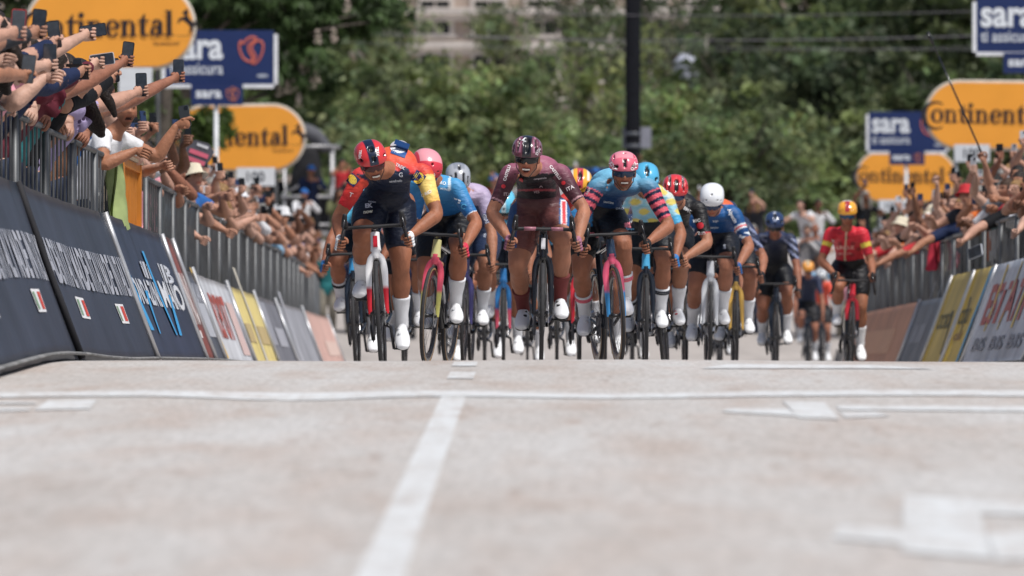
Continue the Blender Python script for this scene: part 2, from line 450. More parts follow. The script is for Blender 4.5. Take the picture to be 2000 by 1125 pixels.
def italy(n): return [('text', 'MADE IN ITALY', .015, .33, .44, .70, '#a4a7b1'), ('text', 'MADE IN ITALY', .345, .66, .44, .70, '#a4a7b1'), ('text', 'MADE IN ITALY', .675, .985, .44, .70, '#a9acb6')] + flag(.25) + flag(.75)
make_board(-1, 27.0, 32.6, NAVY, italy(0), 'navy board with white letter band cut off by the picture left edge', seed=1)
make_board(-1, 32.6, 38.7, NAVY, italy(1), 'navy board with white letters and two small flags, nearest whole one on the left', seed=2)
make_board(-1, 38.7, 45.7, NAVY, italy(2), 'navy board with small flags just before the blue zigzag board', seed=3)
make_board(-1, 45.7, 53.3, '#333a4e', [('text', 'FONDAZIONE', .05, .50, .40, .58, '#c4c8d0'), ('text', 'MILANO', .56, .95, .40, .60, '#d2d5da'), ('rect', .02, .06, .0, .99, '#a9adb6'), ('text', 'illi', .30, .48, .60, .72, '#b8bcc6'), ('text', 'IIB', .68, .92, .60, .74, '#c4c8d0'),
    ('rect', .10, .14, .22, .80, '#3f9cd4', 'zigzag', -.9, .010), ('rect', .20, .23, .2, .5, '#3f9cd4', 'zigzag', .8, .010), ('rect', .52, .56, .20, .80, '#3f9cd4', 'zigzag', -1.0, .010), ('rect', .60, .63, .2, .5, '#3f9cd4', 'zigzag', .8, .010)], 'navy board with bright blue zigzag stroke on the left barrier', seed=4)
make_board(-1, 53.4, 55.0, '#8a4a42', [('text', 'E VINO', .2, .8, .30, .72, '#d8cfcd'), ('rect', .3, .6, .20, .26, '#d8cfcd')], 'narrow rust red board on the left barrier', seed=5)
make_board(-1, 55.1, 57.0, '#5a5d68', [('rect', .35, .9, .22, .50, '#b4b7bf'), ('text', 'MILANO', .45, .9, .5, .66, '#b9bcc6'), ('rect', .25, .31, .2, .65, '#4a80b0', 'zigzag', -.3)], 'slate grey board with a pale band after the rust red board', top=.76, seed=6)
make_board(-1, 57.1, 63.7, '#c9cbd0', [('rect', .03, .12, .05, .80, '#e2b94e', 'stripe', -.9), ('text', 'RCS SPORT', .2, .62, .22, .62, '#b4594f'), ('rect', .68, .95, .1, .58, '#d4b9b4')], 'white board with red letters and yellow stripe on the left', top=.76, seed=7)
make_board(-1, 63.8, 70, '#e2cf86', [('rect', .45, .55, .0, .98, '#c9c3b4'), ('rect', .1, .4, .24, .42, '#bda878'), ('rect', .6, .95, .24, .42, '#bda878')], 'pale yellow board on the left barrier', top=.76, seed=8)
make_board(-1, 70.1, 76, '#77777f', [('rect', .4, .8, .25, .45, '#a7a8b0'), ('rect', .1, .3, .25, .7, '#9a9ba4')], 'dark grey board after the pale yellow one on the left', top=.76, seed=9)
make_board(-1, 76.1, 85, '#9c9da4', [('rect', .2, .3, .1, .9, '#b2b3ba')], 'light grey board before the pink one on the left', top=.76, seed=10)
make_board(-1, 85.1, 102, '#d3aca0', [('rect', .4, .9, .2, .4, '#dcc0b4')], 'pale pink board farthest on the left barrier', top=.76, seed=11)
make_board(1, 48, 58.3, '#29324a', [('rect', .80, .84, .3, .9, '#3f80c4', 'zigzag', .6), ('text', 'FONDAZIONE', .05, .6, .40, .58, '#c4c8d0')], 'navy board at the picture right edge', seed=12)
make_board(1, 58.5, 66.5, '#bfc1c8', [('text', 'ESTATHE', .06, .94, .40, .80, '#b0605a'), ('text', 'BIS BIS BIS', .1, .92, .15, .28, '#84868f')] + [('rect', a, a + .018, .34, .97, '#dcc068', 'stripe', -.3, .009) for a in (.10, .34, .58, .80)], 'white board with tall red letters on the right barrier', seed=13)
make_board(1, 66.7, 69.5, '#d3b455', [('rect', .02, .08, .0, .99, '#1d1e26'), ('rect', .14, .30, .0, .99, '#58a4cc', 'stripe', -.2), ('text', 'CORSO', .45, .95, .44, .60, '#6a6238'), ('text', 'ossi', .5, .9, .28, .38, '#a88450'), ('rect', .60, .66, .3, .72, '#4a452c', 'stripe', 1.0)], 'bright yellow board with light blue edge on the right', seed=14)
make_board(1, 69.6, 72.8, '#c9ac54', [('rect', .02, .12, .0, .99, '#c6c7cc'), ('text', 'CORSO', .3, .9, .42, .58, '#6a6238'), ('rect', .16, .22, .15, .6, '#4a452c', 'stripe', .9)], 'second yellow board behind the blue edged one', seed=15)
make_board(1, 73.0, 77.5, '#6b6b70', [('rect', .25, .27, .0, .98, '#8f8f95'), ('rect', .55, .57, .0, .98, '#8f8f95'), ('rect', .3, .5, .3, .5, '#85858b'), ('rect', .62, .8, .3, .5, '#85858b')], 'dark grey board after the yellow ones on the right', top=.78, seed=16)
make_board(1, 77.7, 96, '#b9805f', [('rect', .2, .7, .2, .5, '#c69472')], 'terracotta orange board farthest on the right barrier', top=.78, seed=17)

# steel crowd fences behind the boards
GALV = mat('galvanised_steel', (.13, .135, .14), .5, metal=.45, noise=.3, nscale=5)
def fence_meshes(Lp=2.2, H=1.50, gap=.27):
    m = MB(); r = .021
    m.tube([(0, .02, .06), (0, .02, H), (0, Lp - .02, H), (0, Lp - .02, .06)][0:2], r, 8); m.tube([(0, Lp - .02, .06), (0, Lp - .02, H)], r, 8)
    m.tube([(0, .02, H), (0, Lp - .02, H)], r, 8); m.tube([(0, .02, .16), (0, Lp - .02, .16)], r, 8)
    for y in (.3, Lp - .3): m.box((0, y, .02), (.5, .05, .03))
    fr = m.mesh('fence_frame', GALV, True)
    m = MB(); n = int((Lp - .1) / gap)
    for i in range(1, n): y = .02 + (Lp - .04) * i / n; m.tube([(0, y, .16), (0, y, H)], .0075, 6, cap=False)
    return fr, m.mesh('fence_bars', GALV, True)
FR, BARS = fence_meshes()
def fence_x(side, y): return edge(side, y) + side * .50
FPOS = []
def place_fence(side, y, Lp, fr, bars, label, name='crowd_fence', group=True):
    x0, x1 = fence_x(side, y), fence_x(side, y + Lp); a = math.atan2(-(x1 - x0), Lp)
    o = bpy.data.objects.new(name, fr); COL.objects.link(o); o.location = (x0, y, float(ground_z(x0, y))); o.rotation_euler = (0, 0, a)
    b = bpy.data.objects.new('bars', bars); COL.objects.link(b); b.parent = o; tag(b, kind='stuff')
    tag(o, label, 'fence', 'steel crowd fences on the %s' % ('left' if side < 0 else 'right') if group else None); return o
ORD = ['first', 'second', 'third', 'fourth', 'fifth', 'sixth', 'seventh', 'eighth', 'ninth', 'tenth', 'eleventh', 'twelfth', 'thirteenth', 'fourteenth', 'fifteenth', 'sixteenth', 'seventeenth', 'eighteenth', 'nineteenth', 'twentieth']
def ordw(i): return ORD[i] if i < 20 else ['twenty', 'thirty', 'forty', 'fifty', 'sixty', 'seventy', 'eighty', 'ninety'][(i + 1) // 10 - 2] + ('-' + ORD[(i + 1) % 10 - 1] if (i + 1) % 10 else ' (tens)')
y = 29.0; i = 0
while y < 128:
    if 49.0 < y < 51.2:
        pass
    else:
        place_fence(-1, y, 2.2, FR, BARS, 'grey steel crowd fence, %s from the camera on the left side' % ordw(i)); i += 1
    y += 2.22
y = 50.0; i = 0
while y < 112:
    place_fence(1, y, 2.2, FR, BARS, 'grey steel crowd fence, %s from the camera on the right side' % ordw(i)); i += 1
    y += 2.22
# the orange plastic barrier between the steel fences
OR = mat('orange_plastic', (.62, .22, .03), .5, noise=.12, nscale=4)
o = empty('plastic_barrier', (fence_x(-1, 49.4) + .03, 49.4, 0), .0)
tag(o, 'orange plastic barrier grid between the grey fences on the left', 'barrier')
m = MB()
for yy in (0, 2.15): m.box((0, yy, .78), (.06, .09, 1.5))
for zz in (.10, .55, 1.0, 1.5): m.box((0, 1.075, zz), (.05, 2.1, .06))
m.build('frame', OR, o)
m = MB()
for k in range(1, 20): m.box((0, .1 * k + .03, .8), (.012, .022, 1.38))
tag(m.build('grid', OR, o), kind='stuff')
m = MB(); m.box((0, 1.075, 1.545), (.09, 2.2, .03)); m.build('top_plank', mat('weathered_wood', (.28, .2, .13), .8, noise=.3, nscale=8), o)

# pavements behind the fences
def PZ(y): return max(0., float(ground_z(5.0, y)))
for side, nm in ((-1, 'pavement_left'), (1, 'pavement_right')):
    m = MB(); v = []; Y = np.arange(20, 260, 4.)
    for yy in Y:
        x = edge(side, yy) + side * .62; z = PZ(yy)
        v += [(x, yy, z - .6), (x, yy, z + .12), (x + side * 9, yy, z + .14)]
    f = []
    for k in range(len(Y) - 1):
        for j in range(2): q = (k * 3 + j, (k + 1) * 3 + j, (k + 1) * 3 + j + 1, k * 3 + j + 1); f.append(q if side < 0 else q[::-1])
    m.add(v, f); tag(m.build(nm, mat('pavement_stone', (.30, .28, .26), .85, noise=.2, nscale=1.5)), kind='structure')
# ------------------------------------------------------------------ roadside signs
ORANGE = '#f2a43e'; SIGNNAVY = '#1d2f5f'; SIGNW = '#e6e8ec'
def ring_poly(cx, cy, ro, ri, a0=0., a1=360., n=36, dx=0.):
    """flat ring between two ellipses, as quads"""
    v = []; f = []
    for i in range(n + 1):
        a = math.radians(a0 + (a1 - a0) * i / n)
        v += [(cx + ro[0] * math.cos(a), cy + ro[1] * math.sin(a)), (cx + dx + ri[0] * math.cos(a), cy + ri[1] * math.sin(a))]
    for i in range(n): f.append((2 * i, 2 * i + 2, 2 * i + 3, 2 * i + 1))
    return v, f
def q4(x0, y0, x1, y1): return [(x0, y0), (x1, y0), (x1, y1), (x0, y1)], [(0, 1, 2, 3)]
def pl(*p): return list(p), [tuple(range(len(p)))]
def glyph(ch):
    """serif letters, x-height 1; pieces and advance"""
    st = .27
    if ch == 'n': return [q4(.08, 0, .08 + st, .98), pl((-.06, .90), (.08, .86), (.08, .98), (-.06, .98)), q4(-.06, 0, .46, .09), ring_poly(.50, .58, (.36, .42), (.14, .33), 0, 165), q4(.62, 0, .86, .60), q4(.50, 0, 1.0, .09)], 1.08
    if ch == 't': return [pl((.12, .12), (.39, .12), (.39, 1.42), (.30, 1.32), (.12, 1.05)), q4(-.04, .88, .64, .99), ring_poly(.39, .22, (.27, .24), (.04, .12), 180, 330)], .68
    if ch == 'i': return [q4(.08, 0, .35, .98), pl((-.06, .90), (.08, .86), (.08, .98), (-.06, .98)), q4(-.06, 0, .50, .09), ring_poly(.21, 1.32, (.17, .17), (.001, .001))], .58
    if ch == 'l': return [q4(.08, 0, .35, 1.56), pl((-.06, 1.48), (.08, 1.44), (.08, 1.56), (-.06, 1.56)), q4(-.06, 0, .50, .09)], .58
    if ch == 'e': return [ring_poly(.46, .5, (.46, .53), (.20, .43), 5, 325, 36, .02), q4(.18, .46, .84, .57)], .98
    if ch == 'o': return [ring_poly(.5, .5, (.5, .53), (.20, .42))], 1.06
    if ch == 'a': return [q4(.50, .08, .77, .70), ring_poly(.44, .68, (.34, .35), (.08, .24), 0, 165), ring_poly(.36, .29, (.34, .31), (.12, .19)), pl((.74, 0), (.95, .06), (.92, .13), (.74, .12))], .98
    return [], .5
def continental(mb, c, h, mi=0):
    """word mark centred at c in the XZ plane facing -Y; h is the x-height"""
    pcs = []; x = 0
    pcs += [(ring_poly(-.26, .54, (1.06, 1.08), (.84, .92), 58, 302, 40, .12))]; x = -.60
    for ch in 'ontinental':
        g, adv = glyph(ch)
        if ch == 'o': pass
        for v, f in g: pcs.append(([(a + x, b) for a, b in v], f))
        x += adv
    horse = [(.62, 0.), (.80, .34), (.72, .52), (.58, .66), (.36, .84), (.16, .80), (.10, .62), (.02, .66), (.06, .90), (.24, 1.02), (.40, 1.02), (.48, 1.22), (.34, 1.20), (.30, 1.30), (.52, 1.48), (.60, 1.56), (.68, 1.38), (.64, 1.10), (.80, .86), (1.06, .62), (1.14, .66), (1.18, .44), (1.26, .34), (1.30, .60), (1.18, .78), (1.06, .80), (.98, .44), (.92, .22), (.80, .02), (.72, .0), (.84, .26)]
    hx = x + .12
    cx = (hx + 1.4 - 1.32) / 2
    ear = [(a + hx, b + .12) for a, b in horse]
    for k, (v, f) in enumerate(pcs + [q4(hx - .05, -.02, hx + 1.35, .02)]):
        mb.add([(c[0] + (a - cx) * h, c[1] - .0006 * (k + 1), c[2] + (b - .6) * h) for a, b in v], [q[::-1] if False else q for q in f], mi=mi)
    hv = [(c[0] + (a - cx) * h, c[1] - .0005, c[2] + (b - .6) * h) for a, b in ear]
    from mathutils.geometry import tessellate_polygon
    tri = tessellate_polygon([[Vector((p[0], p[2], 0)) for p in hv]])
    mb.add(hv, [tuple(t) for t in tri], mi=mi)
def pill(px0, px1, py0, py1, d, label, small=True):
    s = F_PX / d; a, b = at(px0, py1, d), at(px1, py0, d); w, h = b[0] - a[0], b[2] - a[2]; r = h / 2
    gz = float(ground_z(a[0], d)) + .1
    o = empty('oval_sign', ((a[0] + b[0]) / 2, d, gz)); cz = (a[2] + b[2]) / 2 - gz
    tag(o, label, 'sign', 'orange oval signs')
    pts = [(w / 2 - r + r * math.cos(t), cz + r * math.sin(t)) for t in np.linspace(-math.pi / 2, math.pi / 2, 20)] + [(-w / 2 + r + r * math.cos(t), cz + r * math.sin(t)) for t in np.linspace(math.pi / 2, 1.5 * math.pi, 20)]
    m = MB(); m.prism(pts, 0, .10); m.build('panel', flat(ORANGE, .45, noise=.04, nscale=1.5), o)
    P = [V(p[0], .05, p[1]) for p in pts] + [V(pts[0][0], .05, pts[0][1])]
    m = MB(); m.tube(P, [(.06, .012)] * len(P), 6, ref=(0, 1, 0)); m.build('rim', flat('#cfc9bd', .5), o)
    m = MB(); continental(m, (-.0, -.004, cz), h * .205); m.build('lettering', flat('#26222a', .5, noise=0), o)
    m = MB(); text_on_plane(m, 'TECHNOLOGY', (w * .34, -.004, cz - h * .22), (1, 0, 0), (0, 0, 1), h * .035); m.build('small_lettering', flat('#6a4a2a', .5, noise=0), o)
    for sx in (-.28, .28):
        m = MB(); m.tube([V(w * sx, .16, 0), V(w * sx, .16, cz + r * .7)], .04, 8); m.build('post', GALV, o)
    o.rotation_euler = (0, rad_(.6) * (1 if px0 > 1000 else -1), 0)
    return o
def rad_(a): return math.radians(a)
LOBE1 = [(-.42, .30), (-.36, .34), (-.30, .24), (-.12, .44), (.08, .50), (.20, .44), (.10, .34), (-.06, .22), (-.10, .05), (-.02, -.14), (.06, -.28), (.02, -.40), (-.10, -.42), (-.28, -.30), (-.40, -.08), (-.44, .14), (-.42, .30)]
LOBE2 = [(.10, -.50), (.02, -.46), (.12, -.36), (.16, -.22), (.08, -.06), (.02, .10), (.10, .26), (.26, .36), (.42, .30), (.46, .10), (.40, -.16), (.28, -.38), (.14, -.50), (.10, -.50)]
def sara_emblem(o, c, h, col='#cc6a58'):
    for L_ in (LOBE1, LOBE2):
        P = spline([V(c[0] + a * h, c[1] - .004, c[2] + b * h) for a, b in L_], None, 3); m = MB(); m.tube(P, [(h * .038, .004)] * len(P), 6, ref=(0, 1, 0)); m.build('emblem', flat(col, .5), o, True)
def sara(px0, px1, py0, py1, tag_px, d, label, pole_px=None, pole_bottom=None):
    a, b = at(px0, py1, d), at(px1, py0, d); w, h = b[0] - a[0], b[2] - a[2]; gz = float(ground_z(a[0], d)) + .1
    cx = (a[0] + b[0]) / 2; o = empty('insurance_sign', (cx, d, gz)); cz = (a[2] + b[2]) / 2 - gz; tag(o, label, 'sign', 'navy insurance signs')
    f = h * .065
    m = MB(); m.box((0, .05, cz), (w - 2 * f, .06, h - f)); 
    o1 = m.build('panel', flat(SIGNNAVY, .45, noise=.05), o)
    for nm, c_, d_ in (('frame_bar', (-w / 2 + f / 2, .06, cz - f), (f, .10, h - f)), ('frame_bar', (w / 2 - f / 2, .06, cz - f), (f, .10, h - f)), ('frame_bar', (0, .062, cz - h / 2), (w, .104, f))):
        m = MB(); m.box(c_, d_); m.build(nm, flat(SIGNW, .5), o)
    m = MB(); text_on_plane(m, 'sara', (-w * .20, .016, cz + h * .13), (1, 0, 0), (0, 0, 1), h * .46, bold=.028, w=w * .46); m.build('lettering', flat('#dfe4ea', .5, noise=0), o)
    m = MB(); text_on_plane(m, 'ti assicura', (-w * .20, .016, cz - h * .20), (1, 0, 0), (0, 0, 1), h * .20, bold=.012, w=w * .46); m.build('lettering', flat('#d4dae2', .5, noise=0), o)
    sara_emblem(o, (w * .27, .014, cz + h * .12), h * .46)
    m = MB(); m.prism([(w * .37 + .05 * w * math.cos(t), cz - h * .32 + .03 * h * math.sin(t)) for t in np.linspace(0, 2 * math.pi, 14, endpoint=False)], .013, .018); m.build('small_logo', flat('#aab2c0', .5), o)
    t0, t1 = at(tag_px[0], tag_px[3], d - .3), at(tag_px[1], tag_px[2], d - .3); tw, th = t1[0] - t0[0], t1[2] - t0[2]; tc = V((t0[0] + t1[0]) / 2 - cx, -.3, (t0[2] + t1[2]) / 2 - gz)
    m = MB(); m.box(tc, (tw, .05, th)); tg = m.build('name_plate', flat('#1b2c5c', .45, noise=.05), o)
    m = MB(); text_on_plane(m, 'sara', tc + V(-tw * .16, -.026, 0), (1, 0, 0), (0, 0, 1), th * .46, bold=.028, w=tw * .5); m.build('lettering', flat('#dfe4ea', .5, noise=0), tg)
    sara_emblem(tg, tc + V(tw * .30, -.028, 0), th * .62, '#b8705a')
    if pole_px is not None:
        p = at(pole_px, 0, d - .25); m = MB(); m.tube([V(p[0] - cx, -.24, 0), V(p[0] - cx, -.24, tc[2] + th * .2)], .045, 10); m.build('pole', flat('#d2d5d8', .5), o, True)
    return o
def dist_sign(px0, px1, py0, py1, d, txt, pole_px, label):
    a, b = at(px0, py1, d), at(px1, py0, d); w, h = b[0] - a[0], b[2] - a[2]; gz = float(ground_z(a[0], d)) + .1; cx = (a[0] + b[0]) / 2
    o = empty('distance_sign', (cx, d, gz)); cz = (a[2] + b[2]) / 2 - gz; tag(o, label, 'sign', 'white distance signs')
    m = MB(); m.box((0, 0, cz), (w, .04, h)); m.build('plate', flat('#d9dde2', .5, noise=.05), o)
    if txt:
        m = MB(); text_on_plane(m, txt, (0, -.021, cz), (1, 0, 0), (0, 0, 1), h * .52, bold=.02); m.build('lettering', flat('#343a44', .5, noise=0), o)
    p = at(pole_px, 0, d)[0] - cx; m = MB(); m.tube([V(p, .05, 0), V(p, .05, cz + h * .4)], .03, 8); m.build('pole', flat('#a8acb2', .5), o, True)
pill(60, 383, -26, 130, 107, 'orange oval sign at the upper left behind the raised phones')
pill(345, 597, 208, 330, 137, 'orange oval sign partly behind green leaves, left of the black tower')
pill(1806, 2067, 162, 288, 133, 'orange oval sign at the right edge crossed by a black pole')
pill(1672, 1862, 298, 392, 182, 'smaller orange oval sign behind the far red rider')
sara(315, 542, 55, 168, (373, 474, 163, 205), 133, 'navy sign with white frame and orange red emblem at upper left', 422)
sara(1692, 1853, 215, 298, (1737, 1806, 294, 322), 178, 'navy sign with white frame tucked behind the right orange oval', 1770)
sara(1900, 2127, -8, 105, (1960, 2061, 103, 143), 131, 'navy sign with white frame in the upper right corner', 2008)
dist_sign(1864, 1933, 282, 316, 132.5, '100', 1868, 'white plate reading 100 below the right orange oval')
dist_sign(1717, 1765, 390, 414, 177, '150', 1722, 'white plate reading 150 below the small orange oval')
dist_sign(462, 537, 327, 363, 136, '100', 466, 'white plate with zeros below the left orange oval')
dist_sign(232, 297, 132, 182, 106.5, '', 236, 'blank white plate hanging below the upper left orange oval')
# ------------------------------------------------------------------ trees, building, masts
def leaf_material(key, hue=(1, 1, 1)):
    m = bpy.data.materials.new(key); m.use_nodes = True; nt = m.node_tree; N, L = nt.nodes.new, nt.links.new
    p = nt.nodes['Principled BSDF']; p.inputs['Roughness'].default_value = .55; p.inputs['Specular IOR Level'].default_value = .3
    a = N('ShaderNodeAttribute'); a.attribute_name = 'Col'
    oi = N('ShaderNodeObjectInfo'); mx = N('ShaderNodeMix'); mx.data_type = 'RGBA'; mx.blend_type = 'MULTIPLY'; mx.inputs[0].default_value = 1
    L(a.outputs['Color'], mx.inputs[6]); L(oi.outputs['Color'], mx.inputs[7]); L(mx.outputs[2], p.inputs['Base Color'])
    tr = N('ShaderNodeBsdfTranslucent'); L(mx.outputs[2], tr.inputs[0]); ms = N('ShaderNodeMixShader'); ms.inputs[0].default_value = .45
    L(p.outputs[0], ms.inputs[1]); L(tr.outputs[0], ms.inputs[2]); L(ms.outputs[0], nt.nodes['Material Output'].inputs[0])
    return m
LEAF = leaf_material('leaf'); BARK = mat('bark', (.10, .085, .07), .9, noise=.35, nscale=4, bump=.8, bscale=12)
def crown_mesh(name, r, n_clump, per, leaf, seed, base=(.105, .135, .078), spread=.55):
    g = np.random.default_rng(seed); V_, F_, C_ = [], [], []; rx, ry, rz = r
    cl = []
    while len(cl) < n_clump:
        q = g.normal(size=3); q /= np.linalg.norm(q); q *= g.random() ** .42
        lump = 1 + .18 * math.sin(q[0] * 7 + seed) + .16 * math.sin(q[2] * 6 + q[1] * 5 + seed * 2)
        cl.append(q * V(rx, ry, rz) * lump)
    nv = 0
    for c in cl:
        low = 1 + .55 * math.sin(c[0] * 1.3 + seed) * math.sin(c[2] * 1.5 + c[1] + seed * 3); tint = np.asarray(base) * low * g.uniform(.5, 1.5) * V(g.uniform(.9, 1.2), 1, g.uniform(.7, 1.1)); cr = spread * g.uniform(.6, 1.3)
        k = int(per * g.uniform(.6, 1.4)); P = c + g.normal(size=(k, 3)) * cr * .5 * V(1.2, 1.2, .8)
        n1 = g.normal(size=(k, 3)) + V(0, 0, .5); n1 /= np.linalg.norm(n1, axis=1)[:, None]; t = np.cross(n1, g.normal(size=(k, 3))); t /= np.linalg.norm(t, axis=1)[:, None] + 1e-9; b = np.cross(n1, t)
        L_ = leaf * g.uniform(.6, 1.3, (k, 1)); W = L_ * .55
        q = np.stack([P - t * L_ * .5, P + b * W * .5, P + t * L_ * .5 + n1 * L_ * .1, P - b * W * .5], 1).reshape(-1, 3)
        V_.append(q); cc = tint * g.uniform(.75, 1.3, (k, 1)); C_.append(np.repeat(cc, 4, 0)); F_.append(np.arange(k * 4).reshape(-1, 4) + nv); nv += k * 4
    m = MB(); m.v = [np.vstack(V_)]; m.c = [np.vstack(C_)]; m.f = [tuple(x) for x in np.vstack(F_).tolist()]; m.n = nv; m.mi = [0] * len(m.f)
    return m.mesh(name, LEAF), cl
CROWNS = [crown_mesh('crown', (3.6, 3.0, 4.2), 210, 22, .46, 3), crown_mesh('crown', (4.4, 3.2, 3.4), 220, 22, .44, 8), crown_mesh('crown', (3.0, 2.6, 4.8), 190, 22, .46, 14), crown_mesh('crown', (3.8, 2.6, 2.6), 190, 24, .40, 21), crown_mesh('crown', (4.2, 2.4, 3.0), 90, 22, .36, 33, spread=.7)]
def tree(px, py, d, crown, sc_, label, col=(1, 1, 1), rz=0., name='tree'):
    c = at(px, py, d); gz = float(ground_z(c[0], d)); o = empty(name, (c[0], d, gz), rz); h = c[2] - gz
    tag(o, label, 'tree', 'trees closing the end of the road')
    me, cl = CROWNS[crown]; k = bpy.data.objects.new('crown', me); COL.objects.link(k); k.parent = o; k.location = (0, 0, h); k.scale = (sc_,) * 3; k.color = (*col, 1)
    m = MB(); P, R = spline([V(0, 0, -.2), V(.1, 0, h * .3), V(-.1, .1, h * .65), V(0, 0, h)], [.28, .22, .17, .10], 4); m.tube(P, R, 10)
    g = random.Random(int(px * 7 + py))
    for q in g.sample(cl, 14):
        a = V(0, 0, h * g.uniform(.45, .9)); e = q * sc_ + V(0, 0, h); mid = lerp(a, e, .5) + V(g.uniform(-.3, .3), 0, .3); P, R = spline([a, mid, e], [.09, .06, .02], 3); m.tube(P, R, 6)
    m.build('trunk', BARK, o, True)
    return o
G1, G2, G3, G4 = (1.1, 1.15, 1.0), (2.1, 2.1, 1.75), (.7, .75, .75), (1.5, 1.55, 1.4)
TREES = [
 (1905, 60, 225, 0, 1.15, G1), (1760, 110, 232, 1, 1.1, G1), (1600, 40, 240, 2, 1.15, G1), (1480, 190, 226, 1, 1.0, G1), (1640, 230, 214, 3, 1.15, G3), (1430, 90, 255, 4, .9, G3),
 (1960, 260, 210, 3, 1.1, G1), (1340, 300, 205, 3, .9, G2), (1560, 360, 200, 3, .9, G2), (1750, 350, 205, 3, .85, G1),
 (1120, 230, 230, 4, .95, G2), (960, 270, 222, 3, 1.0, G2), (800, 250, 226, 4, 1.1, G2), (660, 280, 215, 0, .8, G4), (1190, 110, 250, 4, .7, G4), (900, 215, 245, 4, .7, G4), (620, 160, 235, 2, .8, G4), (500, 60, 230, 0, 1.0, G1), (400, 160, 240, 1, 1.0, G3), (200, 180, 225, 0, 1.2, G1), (1040, 345, 200, 3, .8, G2), (1250, 390, 200, 3, .75, G4), (780, 360, 202, 3, .8, G2), (1440, 330, 196, 3, .7, G4), (2080, 130, 222, 0, 1.2, G1), (60, 60, 225, 2, 1.3, G1), (1300, 60, 262, 4, .8, G3), (980, 70, 268, 4, .55, G4), (1130, 20, 270, 4, .5, G3), (760, 60, 262, 4, .7, G4)]
WHERE = ['tall tree behind the right navy sign', 'broad tree above the right orange oval', 'tall dark tree right of the black mast', 'broad tree low in the middle right', 'dark tree above the far red rider', 'dark tree high right of the black mast',
 'low tree behind the right orange oval', 'bright low tree beside the black mast', 'bright low tree above the white helmeted rider', 'low green tree behind the small orange oval',
 'pale green tree left of the black mast', 'bright broad tree above the maroon rider', 'bright broad tree above the lead rider', 'green tree beside the black tower', 'small tree in front of the stone ledges', 'small tree below the stone window ledge', 'tall tree behind the chestnut leaves', 'tall tree at upper left behind the navy sign', 'dark tree behind the left orange oval', 'large tree at the left behind the raised phones', 'bright bush between lead and maroon riders', 'bush behind the pink helmet', 'bright bush behind the lead rider', 'bush just right of the pink helmet', 'tree at the right picture edge', 'tree at the left picture edge', 'sparse dark tree beside the pale street lamp', 'small sparse tree before the facade windows', 'small dark treetop left of the black mast', 'sparse tree right of the chestnut leaves']
for (px, py, d, c, s_, col), w in zip(TREES, WHERE): tree(px, py, d, c, s_, w, col, rz=(px * .37) % 6.28)

# a distant hedge so that no horizon shows under the crowns
m = MB(); g = np.random.default_rng(4)
for i in range(9000):
    p = V(g.uniform(-26, 26), 262 + g.uniform(0, 3), 1 + g.random() * 5.2); t = nrm(g.normal(size=3)); b = nrm(np.cross(t, g.normal(size=3))); L_ = g.uniform(.3, .6)
    m.add([p - t * L_ * .5, p + b * L_ * .3, p + t * L_ * .5, p - b * L_ * .3], [(0, 1, 2, 3)], V(.05, .075, .028) * g.uniform(.5, 1.5))
tag(m.build('hedge', LEAF), 'dense dark green hedge behind the trees at the end of the road', 'hedge', kind='stuff')

# the chestnut at the upper left: palmate leaves and flower candles
def palm_leaf(m, c, size, g, col):
    n = nrm(g.normal(size=3) * .7 + V(0, -.6, .6)); ax = nrm(np.cross(n, g.normal(size=3))); bx = np.cross(n, ax); a0 = g.uniform(0, 6.28)
    for k in range(7):
        a = a0 + (k - 3) * .62; t = ax * math.cos(a) + bx * math.sin(a); s = np.cross(n, t); L_ = size * (1 - .11 * abs(k - 3)); dr = -n * L_ * .25 - V(0, 0, L_ * .18)
        m.add([c, c + t * L_ * .55 + s * L_ * .17, c + t * L_ + dr, c + t * L_ * .55 - s * L_ * .17], [(0, 1, 2, 3)], np.asarray(col) * g.uniform(.75, 1.3))
def chestnut(px, py, d, blobs, trunk_px, label, flowers, n=420, size=.26, col=(.06, .10, .035), name='chestnut_tree'):
    b0 = at(trunk_px, 600, d); gz = float(ground_z(b0[0], d)); o = empty(name, (b0[0], d, gz)); tag(o, label, 'tree'); org = V(b0[0], d, gz); g = np.random.default_rng(int(px))
    m = MB(); fork = None
    cs = [(at(x, y, d + g.uniform(-.6, .6)) - org, r) for x, y, r in blobs]
    P, R = spline([V(0, 0, -.2), V(.1, 0, 2.2), V(-.1, .1, 4.4), V(.0, 0, 6.2)], [.22, .18, .15, .10], 4); m.tube(P, R, 10)
    for c, r in cs: P, R = spline([V(0, 0, min(c[2] * .75, 6)), lerp(V(0, 0, min(c[2] * .8, 6)), c, .55) + V(0, 0, .25), c], [.07, .045, .015], 4); m.tube(P, R, 6)
    m.build('trunk', BARK, o, True); m = MB()
    tot = sum(r * r for _, r in cs)
    for c, r in cs:
        for _ in range(int(n * r * r / tot)):
            q = nrm(g.normal(size=3)) * r * g.random() ** .4; palm_leaf(m, c + q * V(1, .8, .85), size * g.uniform(.7, 1.25), g, np.asarray(col) * g.choice([.6, .9, 1.0, 1.35]))
    m.build('crown', LEAF, o)
    for x, y in flowers:
        p = at(x, y, d - .55) - org; fm = MB(); fm.tube([p - V(0, 0, .16), p + V(0, 0, .16)], [.008, .004], 5, color=(.25, .3, .15))
        for _ in range(46):
            t = g.random(); a = g.uniform(0, 6.28); rr = .085 * (1 - t * .6) * g.uniform(.4, 1.2); q = p + V(rr * math.cos(a), rr * math.sin(a), -.15 + .32 * t); e = g.uniform(.014, .024); fm.ell(q, (e, e, e * .8), 5, 3, color=V(.62, .52, .45) * g.uniform(.6, 1.1))
        fm.build('flower_candle', mat('blossom', attr='Col', rough=.7, noise=.1), o)
    return o
